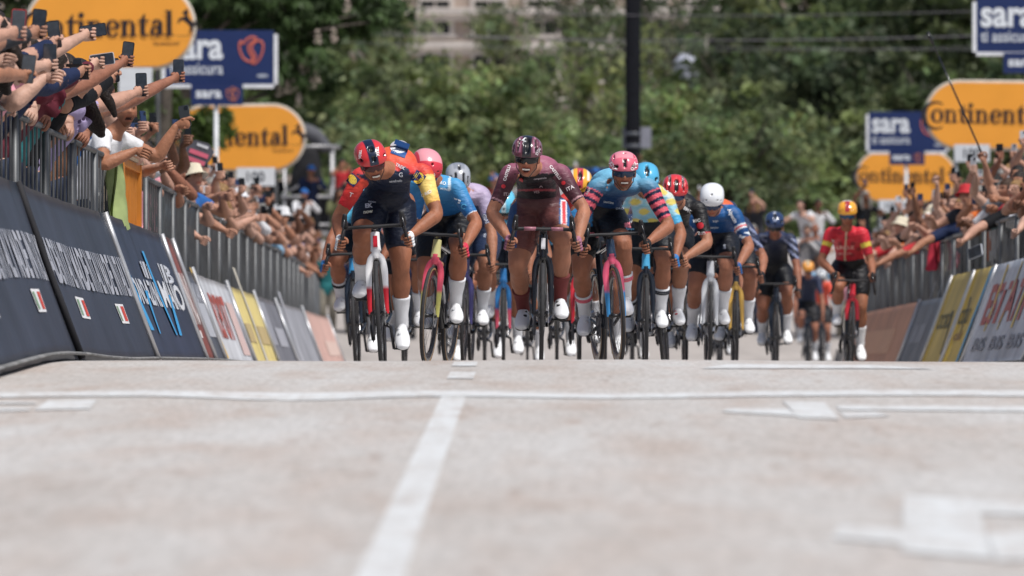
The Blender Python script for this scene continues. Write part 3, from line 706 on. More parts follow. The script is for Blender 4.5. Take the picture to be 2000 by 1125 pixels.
chestnut(560, 20, 146, [(400, 20, .5), (440, -20, .7), (470, 25, .5), (520, -10, .7), (560, 20, .6), (575, 60, .5), (620, -10, .7), (640, 40, .6), (690, 0, .7), (700, 40, .45), (745, 20, .5), (775, 35, .35), (560, 110, .45), (525, 60, .5), (610, 75, .35), (600, 130, .55), (565, 180, .5), (620, 165, .4), (545, 140, .5), (545, 45, .5), (330, 10, .6)], 340,
         'chestnut tree with dark hanging leaves and white flower candles at upper left', [(531, 30), (550, 12), (678, 12), (652, 70), (620, 72), (588, 140), (600, 128), (608, 160), (560, 115), (575, 165), (560, 170), (545, 175), (618, 150), (583, 195)], n=1500)
chestnut(370, 230, 135, [(322, 175, .26), (340, 225, .30), (395, 252, .30), (432, 232, .24), (420, 272, .20), (390, 232, .24), (442, 250, .16), (325, 205, .3), (350, 262, .25)], 330,
         'small tree with broad light green leaves in front of the left orange oval', [], n=150, size=.30, col=(.075, .12, .03), name='broadleaf_tree')

# ------------------------------------------------------------------ the stone building behind the trees
STONE = mat('facade_stone', (.40, .32, .27), .85, noise=.2, nscale=.6, bump=.3, bscale=3); LEDGE = mat('ledge_stone', (.55, .50, .46), .8, noise=.2, nscale=1)
D = 300.; bo = empty('stone_building', (0, D, 0)); tag(bo, 'pinkish stone building with ledges and windows behind the trees', 'building')
m = MB(); m.box((0, 4, 9), (60, 8, 20)); m.build('wall', STONE, bo)
def bz(py): return at(0, py, D)[2]
def bx(px): return at(px, 0, D)[0]
for py in (22, 88, 190):
    m = MB(); m.box((0, -.25, bz(py)), (60, .5, .32)); m.box((0, -.12, bz(py) - .3), (60, .24, .28)); m.build('ledge', LEDGE, bo)
WIN = mat('dark_window', (.02, .022, .026), .1, spec=.6, noise=.1)
for px in range(640, 1560, 105):
    for py in (34, 122, 232):
        w = empty('window'); w.parent = bo; w.location = (bx(px), 0, bz(py))
        mm = MB(); mm.box((0, -.02, 0), (1.3, .06, 1.5)); mm.build('pane', WIN, w)
        mm = MB()
        for c_, d_ in (((-.75, -.06, 0), (.2, .14, 1.7)), ((.75, -.06, 0), (.2, .14, 1.7)), ((0, -.06, .85), (1.7, .142, .2)), ((0, -.09, -.85), (1.9, .2, .18)), ((0, -.055, 0), (.07, .05, 1.5))): mm.box(c_, d_)
        mm.build('frame', LEDGE, w)

# ------------------------------------------------------------------ masts and wires
c = at(1236, 0, 172); gz = float(ground_z(c[0], 172)); mo = empty('tram_mast', (c[0], 172, gz)); tag(mo, 'black iron mast standing behind the pink helmeted rider', 'mast')
MASTM = mat('mast_black', (.006, .0065, .009), .9, spec=.1, noise=.2)
m = MB(); m.tube([V(0, 0, 0), V(0, 0, 1.2), V(0, 0, 1.25), V(0, 0, 11)], [.28, .24, .205, .195], 16); m.build('shaft', MASTM, mo, True)
for py in (262, 286):
    z = at(0, py, 172)[2] - gz; m = MB(); m.tube([V(0, 0, z - .05), V(0, 0, z + .05)], .222, 16); m.build('collar', flat('#50545c', .5), mo, True)
m = MB(); m.box((at(1244, 0, 172)[0] - c[0], .3, at(0, 268, 172)[2] - gz), (.75, .03, .55)); m.build('plate', flat('#8e909c', .5), mo)
def wire(y0, y1, d, r, label, x0=560, x1=2100, col='#6c6a70'):
    a, b = at(x0, y0, d), at(x1, y1, d); m = MB(); P = [lerp(a, b, t) + V(0, 0, -.25 * 4 * t * (1 - t)) for t in np.linspace(0, 1, 24)]; m.tube(P, r, 6)
    tag(m.build('overhead_wire', flat(col, .5), None, True), label, 'wire', 'overhead tram wires')
wire(8, 14, 170, .010, 'topmost overhead wire crossing behind the black mast'); wire(58, 62, 174, .016, 'thickest grey overhead wire crossing the middle of the trees'); wire(76, 84, 178, .008, 'thin overhead wire just below the thick one'); wire(44, 96, 182, .008, 'sloping overhead wire falling towards the right')
c = at(1340, 0, 238); gz = float(ground_z(c[0], 238)); lo = empty('street_lamp', (c[0], 238, gz)); tag(lo, 'pale grey street lamp among the trees right of the black mast', 'street lamp')
z1 = at(0, 190, 238)[2] - gz; z2 = at(0, 105, 238)[2] - gz
m = MB(); m.tube([V(0, 0, 0), V(0, 0, z1)], [.14, .12], 10); m.build('pole', flat('#9a9ca6', .5), lo, True)
m = MB(); m.tube(*spline([V(0, 0, z1), V(0, 0, lerp(z1, z2, .4)), V(0, 0, lerp(z1, z2, .75)), V(0, 0, z2)], [.14, .40, .5, .2], 4), n=12); m.build('lantern', flat('#aeb2c0', .4), lo, True)

# ------------------------------------------------------------------ camera tower on the left
Dt = 165.; c = at(600, 0, Dt); gz = float(ground_z(c[0], Dt)); to = empty('camera_tower', (c[0], Dt, gz)); tag(to, 'dark scaffold camera tower with grey cover behind the left crowd', 'tower')
hz = lambda py: at(0, py, Dt)[2] - gz
POLEM = mat('scaffold_tube', (.38, .38, .39), .45, metal=.6)
for x in (-.55, .62):
    for yy in (-.5, .5):
        m = MB(); m.tube([V(x, yy, 0), V(x, yy, hz(285))], .045, 8); m.build('scaffold_post', POLEM, to, True)
for py in (287, 385, 440):
    for yy in (-.56, .56): m = MB(); m.tube([V(-1.1 if py == 385 else -.7, yy, hz(py)), V(.8, yy, hz(py))], .04, 8); m.build('scaffold_rail', POLEM, to, True)
m = MB(); m.tube([V(-.55, -.52, hz(380)), V(.05, -.52, hz(352)), V(.62, -.52, hz(380))], .03, 6); m.build('brace', POLEM, to, True)
m = MB(); m.box((.03, .1, hz(420)), (1.1, .8, hz(385) - hz(460))); m.build('lower_cloth', mat('black_cloth', (.015, .015, .018), .9, noise=.3), to)
v, f = rounded_tube([V(-.05, 0, hz(372)), V(-.02, 0, hz(350)), V(0, 0, hz(325)), V(.0, 0, hz(300))], [(.42, .3), (.40, .3), (.34, .28), (.30, .25)], 14); m = MB(); m.add(v, f); m.build('camera_cover', mat('black_cloth'), to, True)
v, f = rounded_tube([V(-.30, 0, hz(268)), V(-.1, 0, hz(256)), V(.2, 0, hz(266)), V(.45, 0, hz(288))], [(.12, .14), (.2, .2), (.2, .2), (.14, .16)], 14); m = MB(); m.add(v, f); m.build('rain_hood', flat('#55565c', .8), to, True)
m = MB(); m.box((.9, .1, hz(455)), (3.2, 1.3, .1)); m.build('deck', POLEM, to)
DECK_Z = gz + hz(455) + .05; DECK = (c[0], Dt)
# navy banner board over the road behind the riders
Db = 150.; a, b = at(1060, 345, Db), at(1215, 330, Db); o = empty('race_banner', ((a[0] + b[0]) / 2, Db, float(ground_z(a[0], Db)))); tag(o, 'navy blue banner seen between maroon and pink helmeted riders', 'banner')
w = b[0] - a[0]; z0, z1 = a[2] - o.location.z, b[2] - o.location.z
m = MB(); m.box((0, 0, (z0 + z1) / 2), (w, .06, z1 - z0 + .06)); m.build('panel', flat('#22386a', .5), o)
m = MB(); m.box((0, .0, z0 - .12), (w, .05, .16)); m.build('lower_panel', flat('#9aa8bc', .5), o)
for sx in (-.4, .4): m = MB(); m.tube([V(w * sx, .06, 0), V(w * sx, .06, z1)], .03, 8); m.build('post', POLEM, o, True)

# ------------------------------------------------------------------ people
SKIN = mat('skin', attr='Col', rough=.55, spec=.3, noise=.16, nscale=11, sss=.06, bump=.55, bscale=22, stretch=(1, 1, .55))
CLOTH = mat('knit_cloth', attr='Col', rough=.7, spec=.25, noise=.08, nscale=25, bump=.15, bscale=120, sheen=.1)
LYCRA = mat('race_lycra', attr='Col', rough=.5, spec=.35, noise=.08, nscale=20, bump=.7, bscale=16, stretch=(1, 1, 2.2))
HAIR = mat('hair', attr='Col', rough=.5, spec=.35, noise=.35, nscale=60, bump=.6, bscale=90)
SHELL = mat('helmet_shell', attr='Col', rough=.22, spec=.5, coat=.4, noise=.03)
LENS = {}

def ik(a, c, la, lb, pole):
    """middle joint of a two-bone limb from a to c"""
    a, c = np.asarray(a, float), np.asarray(c, float); d = c - a; L = np.linalg.norm(d)
    if L > (la + lb) * .995: k = L / ((la + lb) * .995); la *= k; lb *= k
    u = d / L; x = (la * la - lb * lb + L * L) / (2 * L); h = math.sqrt(max(la * la - x * x, 1e-6))
    p = np.asarray(pole, float); p = nrm(p - u * (p @ u))
    return a + u * x + p * h

def frame_from(fwd, up):
    f = nrm(fwd); r = nrm(np.cross(f, up)); return r, f, np.cross(r, f)     # right, forward, up

def head_mesh(mb, c, R, tone, beard=None, mouth=0., seed=0, lips=None, size=1.0, eyes=True):
    """head with face: local -Y is the way it looks, +Z its crown; R maps local to scene"""
    n, m = 40, 30
    v, f = sphere(n, m)
    x, y, z = v.T.copy()
    X = x * .076; Y = y * .098; Z = z * .118
    low = sstep(.15, -.95, z)                             # narrow towards the jaw
    X *= 1 - .30 * low; Y = np.where(Y > 0, Y * (1 - .42 * low), Y * (1 - .05 * low))
    Y = np.where(Y > 0, Y * 1.04, Y)
    front = sstep(.15, .75, -y)
    g = lambda cx, cz, sx, sz: np.exp(-((X - cx) / sx) ** 2 - ((Z - cz) / sz) ** 2) * front
    Y -= .024 * g(0, -.024, .014, .014) + .013 * g(0, -.004, .010, .022)      # nose
    Y += .012 * g(.031, .008, .017, .011) + .012 * g(-.031, .008, .017, .011)  # eye sockets
    Y -= .007 * g(0, .026, .05, .009)                     # brow
    Y -= .010 * g(0, -.098, .024, .016)                   # chin
    Y -= .006 * g(.042, -.028, .016, .018) + .006 * g(-.042, -.028, .016, .018)  # cheekbones
    Y -= .006 * g(0, -.062, .024, .012) * (1 - mouth)
    mw, mh = .023 + .008 * mouth, .004 + .013 * mouth
    cav = np.exp(-((X / mw) ** 4) - (((Z + .064) / mh) ** 4)) * front
    Y += (.004 + .016 * mouth) * cav
    col = np.tile(np.asarray(tone, float), (len(v), 1))
    flush = (g(.042, -.03, .02, .02) + g(-.042, -.03, .02, .02) + g(0, -.03, .012, .012))[:, None]
    col = col * (1 - .3 * flush) + .3 * flush * np.asarray(tone) * V(1.15, .72, .68)
    lipc = np.asarray(lips if lips is not None else np.asarray(tone) * V(.85, .5, .48))
    lw = np.exp(-((X / (mw * 1.25)) ** 4) - (((Z + .064) / (mh * 1.9)) ** 4)) * front
    col = lerp(col, lipc, 0) * (1 - lw[:, None]) + lipc * lw[:, None]
    if mouth > .3: col = np.where((cav > .5)[:, None], V(.05, .012, .012), col)
    if beard is not None:
        bw = sstep(-.035, -.055, Z) * sstep(-.06, .03, -Y) * (1 - np.clip(lw, 0, 1)) * .85
        col = col * (1 - bw[:, None]) + np.asarray(beard) * bw[:, None]
    if eyes:
        e = np.maximum(g(.031, .008, .013, .0055), g(-.031, .008, .013, .0055))
        col = np.where((e > .45)[:, None], V(.55, .5, .47), col)
        e2 = np.maximum(g(.031, .008, .0055, .0065), g(-.031, .008, .0055, .0065))
        col = np.where((e2 > .4)[:, None], V(.02, .014, .01), col)
        b = np.maximum(g(.032, .029, .02, .006), g(-.032, .029, .02, .006))
        col = np.where((b > .5)[:, None], V(.05, .03, .02), col)
    P = np.stack([X, Y, Z], 1) * size
    mb.add(P @ np.asarray(R).T + c, f, col)
    for s in (-1, 1):                                     # ears
        ev, ef = sphere(10, 7); ev = ev * V(.010, .019, .032) * size
        ev[:, 0] += np.where(ev[:, 1] > 0, .008, 0)
        mb.add((ev + V(s * .073, .012, -.006) * size) @ np.asarray(R).T + c, ef, np.asarray(tone) * V(1.02, .88, .86))
    return P

def hand(mb, wrist, grip, axis, back, tone, s=1, color_f=None, mode='fist', scale=1.0):
    """palm, four fingers and a thumb. grip: centre of what is held, axis: along it (towards the
    little finger), back: from the grip centre towards the palm; s picks the thumb's side"""
    wrist, grip = np.asarray(wrist, float), np.asarray(grip, float); ax = nrm(axis); bk = np.asarray(back, float); bk = nrm(bk - ax * (bk @ ax))
    sd = np.cross(ax, bk) * s
    k = scale; fc = tone if color_f is None else color_f
    palm = grip + bk * .024 * k
    v, f = rounded_tube([wrist, lerp(wrist, palm, .55), palm], [(.024 * k, .02 * k), (.036 * k, .019 * k), (.041 * k, .018 * k)], 12, sides=[ax, ax, ax]); mb.add(v, f, tone)
    r = .019 * k if mode == 'fist' else .030 * k
    for i in range(4):
        o = ax * ((i - 1.5) * .0195 * k); ln = (.93, 1.05, 1.0, .8)[i]
        pts = [palm + o - bk * .004]
        stop = 4.0 if mode == 'fist' else 2.5
        for a in np.linspace(.45, stop * ln, 6): pts.append(grip + o + (bk * math.cos(a) + sd * math.sin(a)) * (r + .008 * k))
        rr = [.0098, .0096, .0094, .009, .0086, .0082, .007]
        v, f = rounded_tube(pts, [x * k for x in rr], 8, step=2); mb.add(v, f, fc)
    if mode == 'fist':
        tp = [wrist * .4 + palm * .6 - ax * .024 * k, palm - ax * .038 * k - sd * .012 * k, grip - ax * .038 * k - sd * .03 * k - bk * .008 * k, grip - ax * .022 * k - sd * .03 * k - bk * .026 * k]
    else:
        tp = [wrist * .5 + palm * .5 - ax * .02 * k - sd * .012 * k, palm - ax * .03 * k - sd * .03 * k, grip - ax * .018 * k - sd * .042 * k, grip - ax * .02 * k - sd * .04 * k - bk * .032 * k]
    v, f = rounded_tube(tp, [.0135 * k, .0125 * k, .011 * k, .009 * k], 8, step=3); mb.add(v, f, tone)

def leg_path(h, k, a, back):
    th, sh = k - h, a - k
    return ([h, h + th * .35, h + th * .75, k - nrm(th) * .0, k + sh * .14, k + sh * .33 + back * .014, k + sh * .62 + back * .006, a],
            [(.100, .105), (.096, .10), (.072, .076), (.057, .060), (.050, .054), (.056, .063), (.040, .043), (.032, .035)])
def arm_path(s, e, w):
    ua, fa = e - s, w - e
    return ([s, s + ua * .3, s + ua * .7, e, e + fa * .22, e + fa * .55, e + fa * .85, w],
            [.058, .056, .048, .043, .049, .042, .031, .027])

def bone_fields(P, a, b):
    d = b - a; L2 = d @ d; t = ((P - a) @ d) / L2; q = a + np.clip(t, 0, 1)[:, None] * d
    return t, np.linalg.norm(P - q, axis=1)

def drape(mb_or_arrays, name, colf, material, parent, smooth=True):
    v, f = mb_or_arrays
    m = MB(); m.add(v, f, colf(v)); return m.build(name, material, parent, smooth)

def torso_path(hip, sl, sr, neck, bulge, k=1.0):
    """hip centre, two shoulder joints and the neck base; bulge lifts the back"""
    sh = (sl + sr) / 2; up = np.asarray(bulge, float); ax = nrm(sr - sl); hx = nrm(V(ax[0], ax[1] * .4, ax[2] * .3))
    w = np.linalg.norm(sr - sl)
    p = [hip - nrm(sh - hip) * .05, hip, lerp(hip, sh, .3) + up * .55, lerp(hip, sh, .6) + up, lerp(hip, sh, .85) + up * .6, sh + up * .12, lerp(sh, neck, .6), neck]
    r = [(.12, .10), (.16, .12), (.142, .10), (.155, .105), (.166, .102), (w * .40, .080), (w * .25, .07), (.062, .062)]
    return p, [(a * k, b * k) for a, b in r], [hx, hx, hx, lerp(hx, ax, .5), ax, ax, ax, ax]
# ------------------------------------------------------------------ spectators
CSKIN = mat('crowd_skin', attr='Col', objcol=True, rough=.55, spec=.3, noise=.2, nscale=8, bump=.5, bscale=20)
CTOP = mat('crowd_cloth', objcol=True, rough=.8, spec=.2, noise=.16, nscale=7, bump=.5, bscale=14)
CHAIR = mat('crowd_hair', objcol=True, rough=.5, spec=.35, noise=.4, nscale=40, bump=.7, bscale=60)
DENIM = mat('crowd_trousers', objcol=True, rough=.85, noise=.2, nscale=8)
PH_BODY = mat('phone_body', (.015, .015, .018), .25, spec=.5, noise=.1); PH_SCREEN = mat('phone_screen', (.05, .065, .085), .12, spec=.7, noise=.5, nscale=14)
def rounded_rect(w, h, r, n=4):
    o = []
    for cx, cy, a0 in ((w / 2 - r, h / 2 - r, 0), (-w / 2 + r, h / 2 - r, 90), (-w / 2 + r, -h / 2 + r, 180), (w / 2 - r, -h / 2 + r, 270)):
        for k in range(n + 1): a = math.radians(a0 + 90 * k / n); o.append((cx + r * math.cos(a), cy + r * math.sin(a)))
    return o
def phone_meshes(w, h, body):
    m = MB(); m.prism(rounded_rect(w, h, .010), -.0045, .0045); a = m.mesh('phone', body)
    m = MB(); m.prism(rounded_rect(w * .92, h * .95, .008), -.0056, -.0047); b = m.mesh('screen', PH_SCREEN)
    m = MB(); m.prism([(x - w * .24, y + h * .36) for x, y in rounded_rect(w * .36, w * .36, .006)], .0047, .0068); c = m.mesh('lens_island', BLACKP)
    return a, b, c
BLACKP = mat('phone_lens', (.01, .01, .012), .15, spec=.6)
PHONES = {}
def phone(c, n, u, label, body='#101114', size=1.0, group='phones held up by spectators'):
    """screen looks along n, top of the phone points along u"""
    if body not in PHONES: PHONES[body] = phone_meshes(.076, .158, flat(body, .3))
    a, b, e = PHONES[body]; n = nrm(n); u = nrm(np.asarray(u) - n * (np.asarray(u) @ n)); x = np.cross(n, u) * -1
    M = Matrix(((x[0], -n[0], u[0], c[0]), (x[1], -n[1], u[1], c[1]), (x[2], -n[2], u[2], c[2]), (0, 0, 0, 1)))
    o = bpy.data.objects.new('phone', a); COL.objects.link(o); o.matrix_world = M @ Matrix.Scale(size, 4)
    for me, nm in ((b, 'screen'), (e, 'lens_island')): k = bpy.data.objects.new(nm, me); COL.objects.link(k); k.parent = o
    tag(o, label, 'phone', group); return o

def rotz(a): return np.array(Matrix.Rotation(a, 3, 'Z'))
HANG = 'hang'
def spectator_meshes(p, vox=.017):
    """pose p in a frame that faces -Y with the feet at the origin"""
    lean = p.get('lean', 0.); tw = p.get('twist', 0.)
    hip = V(0, .02 + .12 * lean, .93); axis = V(0, -math.sin(lean), math.cos(lean))
    mid = hip + axis * .49; sx = rotz(tw) @ V(.185, 0, 0)
    sh = [mid - sx + V(0, 0, p.get('shr', 0)), mid + sx + V(0, 0, p.get('shl', 0))]; neck = mid + axis * .07 + V(0, -.01, 0)
    yaw, pitch, roll = [math.radians(a) for a in p.get('face', (0, 5, 0))]
    R = np.array(Matrix.Rotation(yaw, 3, 'Z') @ Matrix.Rotation(pitch, 3, 'X') @ Matrix.Rotation(roll, 3, 'Y'))
    hc = neck + nrm(axis + V(0, -.25, .35)) * .155
    b = MB(); bulge = (0, .02, 0); tp, tr, ts = torso_path(hip, sh[0], sh[1], neck, bulge, .97); v, f = rounded_tube(tp, tr, 14, sides=ts, step=3, ends=False); b.add(v, f)
    v, f = rounded_tube([mid, neck, hc + R @ V(0, .03, -.07), hc + R @ V(0, .02, -.03)], [.07, .058, .054, .05], 10); b.add(v, f)
    el, wr, gr = [], [], []
    for k, sg in enumerate((-1, 1)):
        t = p['hands'][k]
        if t is HANG: w = sh[k] + V(sg * .06, .16, -.50); g = w + V(0, .0, -.07)
        else:
            g = np.asarray(t, float); w = g - nrm(g - sh[k]) * .085
            dmax = .56; dv = w - sh[k]
            if np.linalg.norm(dv) > dmax: sh[k] = w - nrm(dv) * dmax if np.linalg.norm(dv) < .85 else sh[k]
        pole = p.get('poles', [None, None])[k]; pole = V(sg * .7, .35, -.6) if pole is None else np.asarray(pole, float)
        e = ik(sh[k], w, .30, .265, pole); el.append(e); wr.append(w); gr.append(g)
        pa, ra = arm_path(sh[k], e, w); v, f = rounded_tube(pa, [r * p.get('fat', 1.06) for r in ra], 10, step=3); b.add(v, f)
    ank = [V(-.10, .06, .08), V(.10, .06, .08)]
    for k, sg in enumerate((-1, 1)):
        hj = hip + V(sg * .09, 0, -.03); kn = ik(hj, ank[k], .43, .42, V(sg * .1, -1, 0)); pa, ra = leg_path(hj, kn, ank[k], V(0, 1, 0)); v, f = rounded_tube(pa, ra, 10, ref=(0, 1, 0), step=2); b.add(v, f)
    vv, ff = voxel_union(b, vox, 2)
    body = MB(); body.add(vv, ff, (1, 1, 1)); head_mesh(body, hc, R, V(1, 1, 1), p.get('beard'), p.get('mouth', .2))
    for k, sg in enumerate((-1, 1)):
        h = p.get('hold', [None, None])[k]
        if h is None: hand(body, wr[k], gr[k], nrm(np.cross(gr[k] - wr[k], V(sg, 0, .3))), nrm(wr[k] - gr[k]), V(1, 1, 1), s=sg, scale=1.04)
        else:
            n, u = [nrm(q) for q in h]; hand(body, wr[k], gr[k], -u, -n, V(1, 1, 1), s=sg, mode='phone', scale=1.04)
    out = {'body': body.mesh('person', CSKIN, True)}
    # top
    j = MB(); tp, tr, ts = torso_path(hip, sh[0], sh[1], neck - axis * .02, bulge, 1.10); v, f = rounded_tube(tp[1:-1], tr[1:-1], 16, sides=ts[1:-1], step=3, ends=False); j.add(v, f)
    v, f = rounded_tube([hip - axis * .12, hip, hip + axis * .1], [(.19, .14), (.185, .14), (.17, .13)], 14, sides=[V(1, 0, 0)] * 3, ends=False); j.add(v, f)
    sl = p.get('sleeve', .5)
    for k in (0, 1):
        if sl <= 1: pts, rr = [lerp(sh[k], mid, .3), sh[k], lerp(sh[k], el[k], sl * .6), lerp(sh[k], el[k], sl)], [.075, .072, .066, .064]
        else: pts, rr = [lerp(sh[k], mid, .3), sh[k], lerp(sh[k], el[k], .6), el[k], lerp(el[k], wr[k], .5), lerp(el[k], wr[k], .95)], [.075, .074, .062, .060, .052, .042]
        v, f = rounded_tube(pts, rr, 12, step=3, ends=False); j.add(v, f)
    vv, ff = voxel_union(j, vox * .95, 2); m = MB(); m.add(vv, ff); out['top'] = m.mesh('shirt', CTOP, True)
    m = MB(); v, f = rounded_tube([hip - axis * .05, hip, hip + axis * .06], [(.15, .12), (.178, .135), (.165, .125)], 12, sides=[V(1, 0, 0)] * 3); m.add(v, f)
    for k, sg in enumerate((-1, 1)):
        hj = hip + V(sg * .09, 0, -.03); kn = ik(hj, ank[k], .43, .42, V(sg * .1, -1, 0)); v, f = rounded_tube([hj, lerp(hj, kn, .5), kn, lerp(kn, ank[k], .5), ank[k] + V(0, 0, -.02)], [.116, .104, .082, .078, .066], 10, ref=(0, 1, 0), step=3, ends=False); m.add(v, f)
    out['legs'] = m.mesh('trousers', DENIM, True)
    m = MB()
    for k in (0, 1): v, f = rounded_tube([ank[k] + V(0, .03, -.035), ank[k] + V(0, -.06, -.045), ank[k] + V(0, -.16, -.055)], [(.04, .045), (.048, .04), (.036, .024)], 10, ref=(1, 0, 0)); m.add(v, f)
    out['shoes'] = m.mesh('shoes', flat('#3a3a40', .6), True)
    out['head'] = (hc, R); out['gr'] = gr; out['wr'] = wr; out['pose'] = p
    return out

# headgear and hair, in the head's own frame (looks along -Y)
def scalp(k=1.0, back=0.0, front=.35, drop=-.03):
    v, f = sphere(22, 16); P = v * V(.083, .106, .124) * k; keep = lambda c: (c[2] > drop + (.075 if c[1] < -.05 else (.03 if c[1] < .0 else 0)) - (back if c[1] > .03 else 0))
    ff = [q for q in f if keep(P[list(q)].mean(0))]; m = MB(); m.add(P + V(0, .004, .004), ff); return m
HAIRS = {}
def make_hairs():
    HAIRS['short'] = scalp(1.0, .03).mesh('hair', CHAIR, True)
    HAIRS['cropped'] = scalp(.975, .02).mesh('hair', CHAIR, True)
    m = scalp(1.05, .07)
    v, f = rounded_tube([V(0, .07, .03), V(0, .10, -.06), V(0, .105, -.17), V(0, .09, -.28), V(0, .08, -.34)], [(.085, .04), (.092, .045), (.10, .04), (.085, .03), (.04, .02)], 14, sides=[V(1, 0, 0)] * 5); m.add(v, f)
    for s in (-1, 1): v, f = rounded_tube([V(s * .07, .0, .05), V(s * .088, .01, -.04), V(s * .10, -.01, -.15), V(s * .09, -.02, -.25)], [(.03, .035), (.03, .04), (.03, .038), (.015, .02)], 10); m.add(v, f)
    HAIRS['long'] = m.mesh('hair', CHAIR, True)
    m = scalp(1.02, .05); v, f = rounded_tube([V(0, .10, .05), V(0, .16, .02), V(0, .17, -.08), V(0, .15, -.18)], [.03, .035, .03, .012], 10); m.add(v, f); HAIRS['tied'] = m.mesh('hair', CHAIR, True)
    # caps and hats
    m = MB(); v, f = sphere(22, 14); P = v * V(.090, .112, .118); ff = [q for q in f if P[list(q)].mean(0)[2] > .028]; m.add(P + V(0, 0, .012), ff)
    b = [(0, 0, 0)]; v = []; 
    for i in range(13):
        a = math.pi + math.pi * i / 12
        v += [(.086 * math.cos(a), .085 * math.sin(a) - .01, .045), (.088 * math.cos(a), .085 * math.sin(a) - .01 - .075 * math.sin(math.pi * i / 12) ** .7, .036 - .010 * math.sin(math.pi * i / 12))]
    v = np.array(v); f = [(2 * i, 2 * i + 2, 2 * i + 3, 2 * i + 1) for i in range(12)]; m.add(np.vstack([v, v - V(0, 0, .006)]), f + [(q[3] + 26, q[2] + 26, q[1] + 26, q[0] + 26) for q in f]); HAIRS['cap'] = m.mesh('cap', CTOP, True)
    m = MB(); n = 24; prof = [(.001, .142), (.05, .138), (.082, .120), (.092, .055), (.095, .045), (.135, .012), (.134, .008), (.094, .040)]; v = []
    for r, z in prof:
        for i in range(n): a = 2 * math.pi * i / n; v.append((r * math.cos(a), r * 1.18 * math.sin(a), z))
    f = [(k * n + i, k * n + (i + 1) % n, (k + 1) * n + (i + 1) % n, (k + 1) * n + i) for k in range(len(prof) - 1) for i in range(n)]; m.add(v, [q[::-1] for q in f]); HAIRS['bucket hat'] = m.mesh('hat', CTOP, True)
make_hairs()

FAM = {  # colour words and the colours they stand for
 'white': '#d6d7da', 'black': '#15161a', 'navy': '#1f2a48', 'grey': '#7f8288', 'charcoal': '#34363c', 'light blue': '#8fb4d0', 'red': '#b8343a', 'pink': '#d897a4', 'olive': '#5e6244', 'cream': '#d2c8b2', 'blue': '#2f62a4', 'teal': '#2f7478', 'orange': '#cc6a34', 'burgundy': '#5c2430', 'pale green': '#a4b894', 'lilac': '#a79ac0', 'yellow': '#d0b24c', 'brown': '#6a4a38'}
SKINS = ['#b98f7c', '#ad806a', '#a3745c', '#c09a88', '#946450', '#b38874', '#74503e', '#bc9584']
HAIRC = {'black': '#17130f', 'brown': '#3e2a1c', 'dark': '#241a14', 'blond': '#8c6c44', 'grey': '#85827e'}
def assemble(M, base, rz, top, trousers, skin, hair, haircol, label, group='spectators behind the fences', name='person', hat_name=None):
    o = bpy.data.objects.new(name, M['body']); COL.objects.link(o); o.location = base; o.rotation_euler = (0, 0, rz); o.color = (*C3(skin), 1)
    for k, nm, c in (('top', 'shirt', top), ('legs', 'trousers', trousers), ('shoes', 'shoes', '#3a3a40')):
        q = bpy.data.objects.new(nm, M[k]); COL.objects.link(q); q.parent = o; q.color = (*C3(c), 1)
    if hair and hair != 'bald':
        hc, R = M['head']; kinds = [hair] if hair not in ('cap', 'bucket hat') else ['cropped', hair]
        for kd in kinds:
            q = bpy.data.objects.new('hair' if kd not in ('cap', 'bucket hat') else ('cap' if kd == 'cap' else 'hat'), HAIRS[kd]); COL.objects.link(q); q.parent = o
            q.location = hc; q.rotation_euler = Matrix(R.tolist()).to_euler(); q.color = (*C3(haircol if kd == hair else '#2a1f18'), 1)
    tag(o, label, 'person', group); return o
def world_of(base, rz, p): return rotz(rz) @ np.asarray(p, float) + np.asarray(base)

# ---- the people at the near left: their arms reach out over the fence
NEAR = [  # y, turn, hands (photo pixel x, y, depth, what), top, long sleeves, skin, hair, phone body
 (33.9, 100, [None, (34, 64, 34.7, 'phone')], 'grey', .8, 0, 'short', '#c4343a', 'red edged phone cut by the upper left picture corner'),
 (35.0, 100, [None, (74, 62, 36.0, 'phone')], 'charcoal', 1.9, 1, 'short', '#101114', 'black phone at the top beside the red edged one'),
 (35.9, 95, [(52, 150, 36.6, 'phone'), None], 'light blue', .55, 2, 'cap', '#2a2c30', 'large dark grey phone low at the left beside its twin'),
 (36.9, 100, [None, (97, 128, 37.8, 'phone')], 'charcoal', .55, 3, 'long', '#3a3d40', 'dark grey phone right of a similar one, under the watch hand'),
 (37.8, 105, [(107, 82, 38.6, 'phone'), None], 'navy', 1.9, 0, 'short', '#16181c', 'phone showing a pale sky on its screen'),
 (38.6, 115, [None, (172, 66, 39.8, 'wide')], 'black', .4, 3, 'tied', '#131418', 'phone held sideways in front of the upper left oval'),
 (40.2, 105, [(140, 140, 41.0, 'camera', (118, 300)), (166, 138, 41.0, None, (165, 310))], 'navy', 1.9, 1, 'short', None, ''),
 (41.3, 110, [None, (190, 122, 42.2, 'wide')], 'burgundy', 1.9, 3, 'short', '#dcdde0', 'pale phone held sideways below the oval lettering'),
 (42.3, 112, [None, (247, 118, 43.4, 'phone')], 'teal', .42, 4, 'short', '#101114', 'black phone standing out alone on the orange oval'),
 (43.2, 105, [(222, 150, 44.0, 'phone'), None], 'black', 1.9, 1, 'cap', '#101114', 'phone below the lone black phone on the oval'),
 (44.2, 105, [None, (276, 178, 45.0, 'phone')], 'lilac', .4, 0, 'long', '#101114', 'phone near the blank white plate'),
 (45.6, 118, [None, (348, 150, 46.8, 'phone')], 'brown', .4, 4, 'short', '#4a4d52', 'grey phone held far out towards the navy sign'),
 (39.4, 80, [(112, 150, 38.9, None, (62, 215)), None], 'pink', .8, 3, 'short', None, ''),
 (36.4, 75, [(18, 120, 36.0, None, (5, 250)), None], 'black', 1.9, 3, 'short', None, ''),
]
